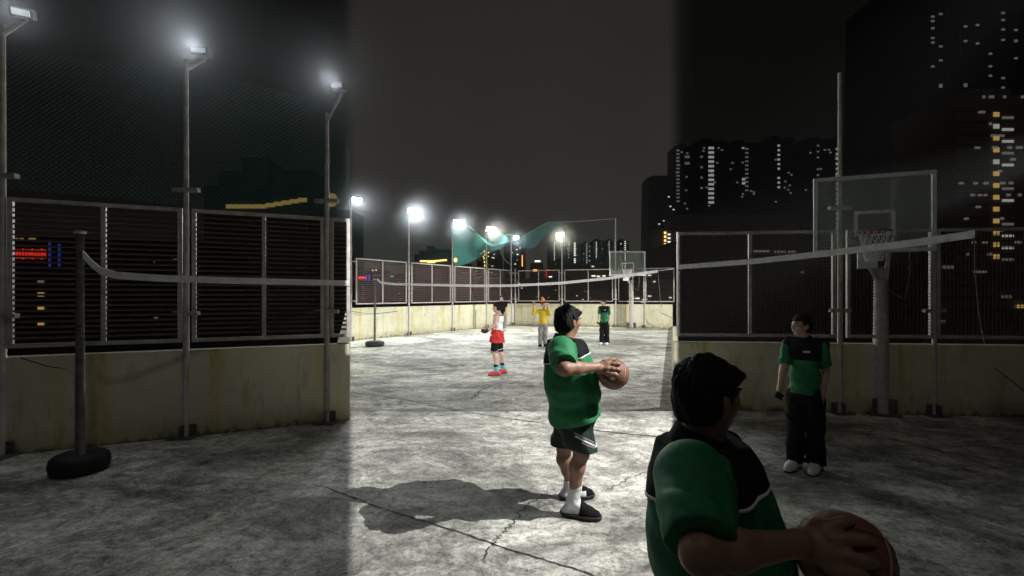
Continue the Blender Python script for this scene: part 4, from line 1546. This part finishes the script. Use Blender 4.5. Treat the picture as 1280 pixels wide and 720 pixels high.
# left city behind the first panel with the red letters
t = tower('dark block with red lit letters and a blue neon frame behind the first fence panel', 430, 466, 340, 95, M['tower_dark'], 14)
for k in range(9):
    x = 443.2 + k * 1.75
    unit_obj('red_letter', M['red_led'], t, x, 347.3, 95, .8, 2.8 if k % 3 else 3.3)
    if k % 2:
        unit_obj('red_letter', M['red_led'], t, x + .7, 346.4 + (k % 4) * .45, 95, .9, .8)
unit_obj('neon_strip', M['blue_led'], t, 457.8, 347.5, 95, 1.1, 7)
unit_obj('neon_strip', M['blue_led'], t, 461.5, 347, 95, 1.0, 8)
for y in (358.5, 363, 368, 373):
    unit_obj('window', M['ywin_dim'], t, 454, y, 95, 2.2, 1.3)
t = tower('low dark block with tiny lights behind the first and second fence panels', 467, 520, 343, 120, M['tower_dark'], 14)
unit_obj('neon_strip', M['green_led'], t, 490, 345.5, 120, 3, 1.4)
for k in range(12):
    unit_obj('window', M[random.choice(['wwin_dim', 'ywin_dim'])], t, random.uniform(470, 518), random.uniform(346, 378), 120, 1.5, .9)
for x, y in ((447, 337), (452, 336.5), (466, 338.5), (471, 337.5)):
    pass
t = tower('far low block with a row of warm lights above the red letters', 438, 480, 336.5, 160, M['tower_dark'], 14)
for x in (446, 449, 452, 466, 470):
    unit_obj('window', M['amber'], t, x, 338 + random.uniform(-.6, .6), 160, 2.0, 1.3)
t = tower('brown low block seen through the middle louvred fence panels', 522, 630, 346, 140, M['tower_brown'], 14)
t = tower('brown low block seen through the back wire fence panels', 632, 760, 348, 140, M['tower_brown'], 14)
for k in range(14):
    unit_obj('window', M[random.choice(['wwin_dim', 'ywin_dim'])], t, random.uniform(645, 756), random.uniform(351, 377), 140, 1.6, .9)
# right of centre: dark tower and the apartment block with the lit stair
t = tower('tall dark glass tower rising at the right of the lit court', 806, 850, 222, 130, M['tower_dark'], 7, taper=5, crown=[(.14, .86, 2.2), (.2, .8, 3.6), (.28, .72, 4.6)])
for x, y in ((836, 246), (838, 258), (842, 262), (824, 280), (830, 276), (836, 278)):
    unit_obj('window', M['wwin_dim'], t, x, y, 130, 2, .9)
t = tower('apartment block with a yellow and white lit stair column right of the distant hoop', 815, 852, 287, 110, M['tower_brown'], 5)
col_win(t, 110, 831.5, 291, 349, 13, 2.4, 2.5, M['ywin'])
col_win(t, 110, 836.3, 293, 349, 13, 3.2, 1.2, M['wwin'], .1)
for k in range(12):
    unit_obj('ledge', M['tower'], t, 822, 292 + k * 6, 110, 12, 1.0)
t = tower('lower apartment block with horizontal bands behind the right end of the back fence', 786, 843, 336, 80, M['tower_brown'], 14)
for k in range(6):
    unit_obj('ledge', M['tower'], t, 814, 342 + k * 6.5, 80, 54, 1.2)
for x, y, w in ((790, 373, 7), (797, 373, 6), (804, 377, 6), (812, 344, 5), (818, 352, 3), (838, 372, 3), (812, 370, 5)):
    unit_obj('window', M['wwin_dim' if w < 6 else 'wwin'], t, x, y, 80, w * .8, 1.3)
# dark right side
Ys = 240
rt = [('dim far tower at the left edge of the dark right side', 844, 868, 182, [(847.5, 188, 256, 16, 4, 2, 'wcol_dim'), (859, 196, 204, 2, 6, 3, 'wcol_dim')]),
      ('dim far tower with the widest stair column in the dark right side', 869, 908, 176, [(889, 185, 253, 13, 7, 3, 'wcol_mid'), (877, 196, 235, 4, 3, 2.5, 'wcol_dim')]),
      ('dim far tower with two speckled columns left of the standing boy', 910, 950, 178, [(933.5, 186, 243, 12, 4, 2, 'wcol_dim'), (929, 185, 185, 1, 3, 2, 'wcol_mid'), (929.5, 224, 229, 2, 4, 3, 'wcol_mid'), (912, 218, 218, 1, 8, 2, 'wcol_dim')]),
      ('slim dim far tower with one dotted column', 958, 992, 172, [(973.5, 182, 234, 10, 3, 2.5, 'wcol_mid')]),
      ('dim far tower behind the left half of the larger backboard', 1004, 1042, 174, [(1022.5, 182, 256, 11, 3, 2, 'wcol_dim'), (1012.5, 181, 181, 1, 5, 2.5, 'wcol_dim')]),
      ('dim far tower lined up with the tall near mast', 1043, 1068, 172, [(1046.5, 180, 360, 30, 3.4, 2.4, 'wcol_mid'), (1062, 196, 196, 1, 3, 3, 'wcol_mid')]),
      ('dim far tower behind the right half of the larger backboard', 1069, 1098, 174, [(1084.5, 179, 300, 20, 2.6, 2, 'wcol_dim'), (1091, 177, 260, 15, 3, 2, 'wcol_dim'), (1074, 184, 184, 1, 5, 2.5, 'wcol_dim')])]
for lb, a, b, tp, wins in rt:
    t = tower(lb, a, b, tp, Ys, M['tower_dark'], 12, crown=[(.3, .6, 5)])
    for w in wins:
        col_win(t, Ys, w[0], w[1], w[2], w[3], w[4], w[5], M[w[6]], .08)
    for k in range(9):
        unit_obj('window', M['wcol_dim'], t, random.uniform(a + 2, b - 2), random.uniform(tp + 8, 262), Ys, 2.6, 2.0)
t = tower('dim low block below the far towers on the dark right side', 846, 1000, 268, 120, M['tower_brown'], 20)
t = tower('dim brown low block seen through the near right fence', 846, 1150, 300, 90, M['tower_brown'], 20)
for x, y, w in ((952, 314, 20), (975, 315, 14), (990, 315, 10), (1075, 405, 22), (1105, 405, 20), (1130, 405, 24), (1180, 310, 14), (1165, 311, 10), (1003, 340, 3), (1105, 425, 26), (1140, 425, 20)):
    unit_obj('window', M['wcol_dim'], t, min(x, 1148), y, 90, w, 2.5)
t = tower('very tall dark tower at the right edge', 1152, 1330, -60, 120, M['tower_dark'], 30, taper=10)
for k in range(7):
    unit_obj('fin', M['tower'], t, 1186 + (k % 2) * 14, 20 + k * 34, 120, 1.2, 30)
for k in range(30):
    unit_obj('window', M['wcol_dim'], t, random.choice([1166, 1176, 1207, 1222, 1238, 1254, 1270]), random.uniform(6, 110), 120, 4, 2.4)
t = tower('dim apartment block with a yellow lit stair column at the right edge', 1194, 1330, 118, 95, M['tower_brown'], 16, crown=[(.3, .7, 18)])
for k in range(13):
    unit_obj('window', M['ywin_dim'] if k not in (1, 4) else M['wcol_mid'], t, 1245.5, 143 + k * 14.8, 95, 7, 5.5)
    if k not in (5, 8):
        unit_obj('window', M['wcol_mid' if k % 3 else 'wcol_dim'], t, 1260, 147 + k * 14.8, 95, 14, 3)
for k in range(34):
    unit_obj('window', M['wcol_dim'], t, random.uniform(1200, 1278), random.choice([140 + q * 14.8 for q in range(13)]), 95, random.uniform(3, 8), 3)
for k in range(14):
    unit_obj('ledge', M['tower'], t, 1215, 138 + k * 14.8, 95, 40, 2.2)
for x, y in ((1230, 96), (1238, 99), (1241, 92), (1256, 108), (1278, 76), (1279, 88)):
    unit_obj('window', M['wcol_dim'], t, x, max(y, 121), 95, 3, 3)
t = tower('dim low block with banded windows behind the near right fence at the right', 1152, 1330, 330, 70, M['tower_brown'], 16)
for k in range(5):
    unit_obj('ledge', M['tower'], t, 1240, 342 + k * 15, 70, 160, 2.5)
for x, y, w in ((1185, 311, 14), (1225, 340, 16), (1258, 371, 14), (1275, 383, 10), (1175, 402, 12)):
    unit_obj('window', M['wcol_dim'], t, x, max(y, 334), 70, w, 3)
unit_obj('window', M['ywin_dim'], t, 1277, 383, 69.8, 12, 4)
# dark left side
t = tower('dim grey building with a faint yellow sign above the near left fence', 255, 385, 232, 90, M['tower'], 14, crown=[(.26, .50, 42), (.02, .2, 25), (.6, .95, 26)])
for k in range(10):
    unit_obj('sign_light', M['amber_dim'], t, 288 + k * 10, 258 - max(k - 4, 0) * 1.6, 90, 11, 5)
t = tower('dim small block with a faint round yellow lamp beside the right near mast', 400, 438, 262, 90, M['tower_dark'], 8)
ol2 = bpy.data.objects.new('round_lamp', ol.data.copy())
ol2.data.materials[0] = M['amber_dim']
COL.objects.link(ol2)
ol2.parent = t
ol2.location = at(415, 250, 89.5) - t.location
ol2.scale = (2.2, 1, 2.2)
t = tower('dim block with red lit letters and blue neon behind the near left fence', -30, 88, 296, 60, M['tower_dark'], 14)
for k in range(11):
    x = 17 + k * 3.9
    unit_obj('red_letter', M['red_led_dim'], t, x, 317.5, 60, 1.8, 11 if k % 3 else 13)
    if k % 2:
        unit_obj('red_letter', M['red_led_dim'], t, x + 1.9, 314.5 + (k % 4) * 2, 60, 2.2, 2.4)
for x, h in ((62, 32), (74, 28)):
    unit_obj('neon_strip', M['blue_led_dim'], t, x, 319, 60, 2, h)
for y in (353, 368, 386, 404):
    unit_obj('window', M['ywin_dim'] if y > 360 else M['wcol_dim'], t, 51, y, 60, 7, 5)
for x in (20, 27, 38, 42):
    unit_obj('window', M['amber_dim'], t, x, 287 + 12, 60, 4, 3)
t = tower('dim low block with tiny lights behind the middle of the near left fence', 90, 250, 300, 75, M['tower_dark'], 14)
unit_obj('neon_strip', M['green_led'], t, 165, 314, 75, 6, 3)
for k in range(16):
    unit_obj('window', M['wcol_dim'], t, random.uniform(95, 240), random.uniform(308, 400), 75, 5, 3)
for x in (90, 97, 107):
    unit_obj('window', M['amber_dim'], t, x + 3, 303, 75, 7, 4)


# ------------------------------------------------------------------ light
def lamp(name, kind, loc, energy, col=(1, 1, 1), aim=None, cone=60, blend=.1, soft=.1):
    ld = bpy.data.lights.new(name, kind)
    ld.energy, ld.color, ld.shadow_soft_size = energy, col, soft
    if kind == 'SPOT':
        ld.spot_size, ld.spot_blend = math.radians(cone), blend
    o = bpy.data.objects.new(name, ld)
    COL.objects.link(o)
    o.location = loc
    if aim is not None:
        o.rotation_euler = (V3(aim) - V3(loc)).to_track_quat('-Z', 'Y').to_euler()
    return o


# shuttered floodlight on the right of the viewer: throws the man's long shadow to the left
def masked(label, K, aim, energy, col, cone, soft, ground, foot, D=.5, blend=.02):  # mask plate and hood are added to cut the light to the court strip
    """a floodlight with an added mask that lets light through one four-cornered opening; ground lists the points its edges fall on"""
    K, aim = V3(K), V3(aim)
    lamp('masked_lamp', 'SPOT', K, energy, col, aim, cone, blend, soft)
    t = thing('masked_floodlight', label, 'floodlight', foot)
    MB().tube([(0, 0, 0), (0, 0, K.z * .6), (0, 0, K.z + .1)], [.08, .07, .05], 12).build('pole', M['steel'], t, True)
    a = (aim - K).normalized()
    sd = a.cross(V3((0, 0, 1))).normalized()
    u = sd.cross(a)

    def proj(g):
        d = V3(g) - K
        d *= D / d.dot(a)
        return K + d - t.location
    inner = [proj(q) for q in ground]
    c = K + a * D - t.location
    outer = [c + (p - c).normalized() * max((p - c).length + .12, .3) for p in inner]
    pl = MB()
    pl.v = inner + outer + [p + a * .004 for p in inner] + [p + a * .004 for p in outer]
    for k in range(4):
        j = (k + 1) % 4
        pl.f += [(k, j, 4 + j, 4 + k), (8 + k, 12 + k, 12 + j, 8 + j), (k, 8 + k, 8 + j, j), (4 + k, 4 + j, 12 + j, 12 + k)]
    back = [K - t.location - a * .35 + (p - c) * .45 for p in outer]
    n0_ = len(pl.v)
    pl.v += back
    for k in range(4):
        j = (k + 1) % 4
        pl.f.append((4 + k, 4 + j, n0_ + j, n0_ + k))
    pl.f.append((n0_ + 3, n0_ + 2, n0_ + 1, n0_))
    pl.build('added_light_mask', M['black'], t)
    Kl = K - t.location
    MB().quadbox(Kl - sd * .2 - u * .15 - a * .25, sd * .4, u * .3, a * .2).build('lamp_head', M['housing'], t)
    return t


KEY, REAR, SIDE, AMB = 3300, 4500, 16500, 210
k_ = .3483
masked('tall floodlight with an added light mask beside the court, out of view on the right', (4.6, 3.0, 5.3), (-.4, 5.2, .6), KEY, (1, .995, .975), 120, .002,
          [(k_ * 2, 2.0, 0), (k_ * 7.0, 7.0, 0), (-k_ * 7.0, 7.0, 0), (-k_ * 2, 2.0, 0)], (5.1, 2.7, 0))
masked('tall floodlight with an added light mask behind the viewer, aimed down the court', (0, -.2, 3.0), (0, 27, 2.5), REAR, (1, .99, .95), 66, .004,
          [(k_ * 9.6, 9.4, 0), (k_ * 26.5, 26.3, 6.2), (-k_ * 26.5, 26.3, 6.2), (-k_ * 9.6, 9.4, 0)], (0, -1.0, 0), .8, 1.0)
masked('added side floodlight with an added light mask, unseen beyond the right edge', (18, 12.5, 7.0), (0, 15, .5), SIDE, (1, .995, .97), 140, .004,
          [(k_ * 6.95, 6.95, 0), (k_ * 30, 30, 0), (-k_ * 26.3, 26.3, 3.2), (-k_ * 6.95, 6.95, 0)], (18.6, 12.5, 0))  # made-up lamp, added to light the middle court evenly
# weak fill light added over the near part of the roof, no real lamp
lamp('fill_lamp', 'POINT', (.3, -1.5, 12.5), AMB, (1, .97, .88), soft=.2)

# ------------------------------------------------------------------ sky and air
W = bpy.data.worlds.new('World')
SC.world = W
W.use_nodes = True
t = W.node_tree
N, L = t.nodes.new, t.links.new
bg = t.nodes['Background']
tc = N('ShaderNodeTexCoord')
sx = N('ShaderNodeSeparateXYZ')
L(tc.outputs['Generated'], sx.inputs[0])


def mth(op, a, b=None):
    n = N('ShaderNodeMath')
    n.operation = op
    for q, v in enumerate((a, b)):
        if v is None:
            continue
        if isinstance(v, (int, float)):
            n.inputs[q].default_value = v
        else:
            L(v, n.inputs[q])
    return n.outputs[0]


hor = mth('SQRT', mth('ADD', mth('MULTIPLY', sx.outputs['X'], sx.outputs['X']), mth('MULTIPLY', sx.outputs['Y'], sx.outputs['Y'])))
az = mth('DIVIDE', mth('ABSOLUTE', sx.outputs['X']), hor)
side = N('ShaderNodeMapRange')
side.interpolation_type = 'SMOOTHSTEP'
L(az, side.inputs[0])
side.inputs[1].default_value, side.inputs[2].default_value = .316, .346
side.inputs[3].default_value, side.inputs[4].default_value = 1.0, .14
el_ = N('ShaderNodeMapRange')
L(sx.outputs['Z'], el_.inputs[0])
el_.inputs[1].default_value, el_.inputs[2].default_value = 0.0, .55
el_.inputs[3].default_value, el_.inputs[4].default_value = 1.25, .62
no = N('ShaderNodeTexNoise')
no.inputs['Scale'].default_value = 3
L(tc.outputs['Generated'], no.inputs['Vector'])
mm = mth('MULTIPLY', mth('MULTIPLY', side.outputs[0], el_.outputs[0]), mth('ADD', .8, mth('MULTIPLY', no.outputs['Fac'], .4)))
cm = N('ShaderNodeMix')
cm.data_type = 'RGBA'
cm.blend_type = 'MULTIPLY'
cm.inputs[0].default_value = 1
cm.inputs[6].default_value = (.0275, .0255, .022, 1)
L(mm, cm.inputs[7])
L(cm.outputs[2], bg.inputs['Color'])
bg.inputs['Strength'].default_value = 1.0

HAZE = .00035
BLOOMD = .15
hz = MB().box(-420, 420, -60, 420, -31, 95).build('haze', None)
m = bpy.data.materials.new('night_air')
m.use_nodes = True
tt = m.node_tree
tt.nodes.remove(tt.nodes['Principled BSDF'])
pv = tt.nodes.new('ShaderNodeVolumePrincipled')
pv.inputs['Color'].default_value = (.9, .93, .95, 1)
pv.inputs['Density'].default_value = HAZE
pv.inputs['Anisotropy'].default_value = 0.0
tt.links.new(pv.outputs[0], tt.nodes['Material Output'].inputs['Volume'])
hz.data.materials.clear()
hz.data.materials.append(m)
hz['kind'] = 'stuff'

# scattering balls added round each lamp to imitate its bloom
mm_ = bpy.data.materials.new('lamp_bloom')
mm_.use_nodes = True
tt = mm_.node_tree
tt.nodes.remove(tt.nodes['Principled BSDF'])
tcm = tt.nodes.new('ShaderNodeTexCoord')
ln = tt.nodes.new('ShaderNodeVectorMath')
ln.operation = 'LENGTH'
tt.links.new(tcm.outputs['Object'], ln.inputs[0])
mr = tt.nodes.new('ShaderNodeMapRange')
tt.links.new(ln.outputs['Value'], mr.inputs[0])
mr.inputs[1].default_value, mr.inputs[2].default_value = 0, 1
mr.inputs[3].default_value, mr.inputs[4].default_value = 1, 0
pw = tt.nodes.new('ShaderNodeMath')
pw.operation = 'POWER'
tt.links.new(mr.outputs[0], pw.inputs[0])
pw.inputs[1].default_value = 3.0
pm = tt.nodes.new('ShaderNodeMath')
pm.operation = 'MULTIPLY'
tt.links.new(pw.outputs[0], pm.inputs[0])
pm.inputs[1].default_value = BLOOMD
pv = tt.nodes.new('ShaderNodeVolumePrincipled')
pv.inputs['Color'].default_value = (.95, .97, 1, 1)
tt.links.new(pm.outputs[0], pv.inputs['Density'])
tt.links.new(pv.outputs[0], tt.nodes['Material Output'].inputs['Volume'])
V, Q = surface([el((0, 0, 0), (1, 1, 1))], .12, 0)
for p, r in BLOOM:
    o = mesh_obj('lamp_bloom', V, Q, mm_, None)
    o.location, o.scale = p, (r * 1.9,) * 3
    o['kind'] = 'stuff'

# ------------------------------------------------------------------ camera and settings
cd = bpy.data.cameras.new('Camera')
cam = bpy.data.objects.new('Camera', cd)
COL.objects.link(cam)
cam.location = (0, 0, EYE)
cam.rotation_euler = (PI / 2, 0, 0)
cd.sensor_width = 36
cd.lens = 36 * F / 1280
cd.shift_y = (HY - 360) / 1280
cd.clip_end = 3000
cd.clip_start = .05
SC.camera = cam
SC.view_settings.view_transform = 'Standard'
SC.view_settings.look = 'None'
SC.view_settings.exposure = 0
SC.view_settings.gamma = 1
SC.view_settings.use_curve_mapping = False
SC.cycles.max_bounces = 6
SC.cycles.transparent_max_bounces = 16
SC.cycles.volume_bounces = 0
SC.cycles.sample_clamp_indirect = 3
SC.cycles.use_denoising = True
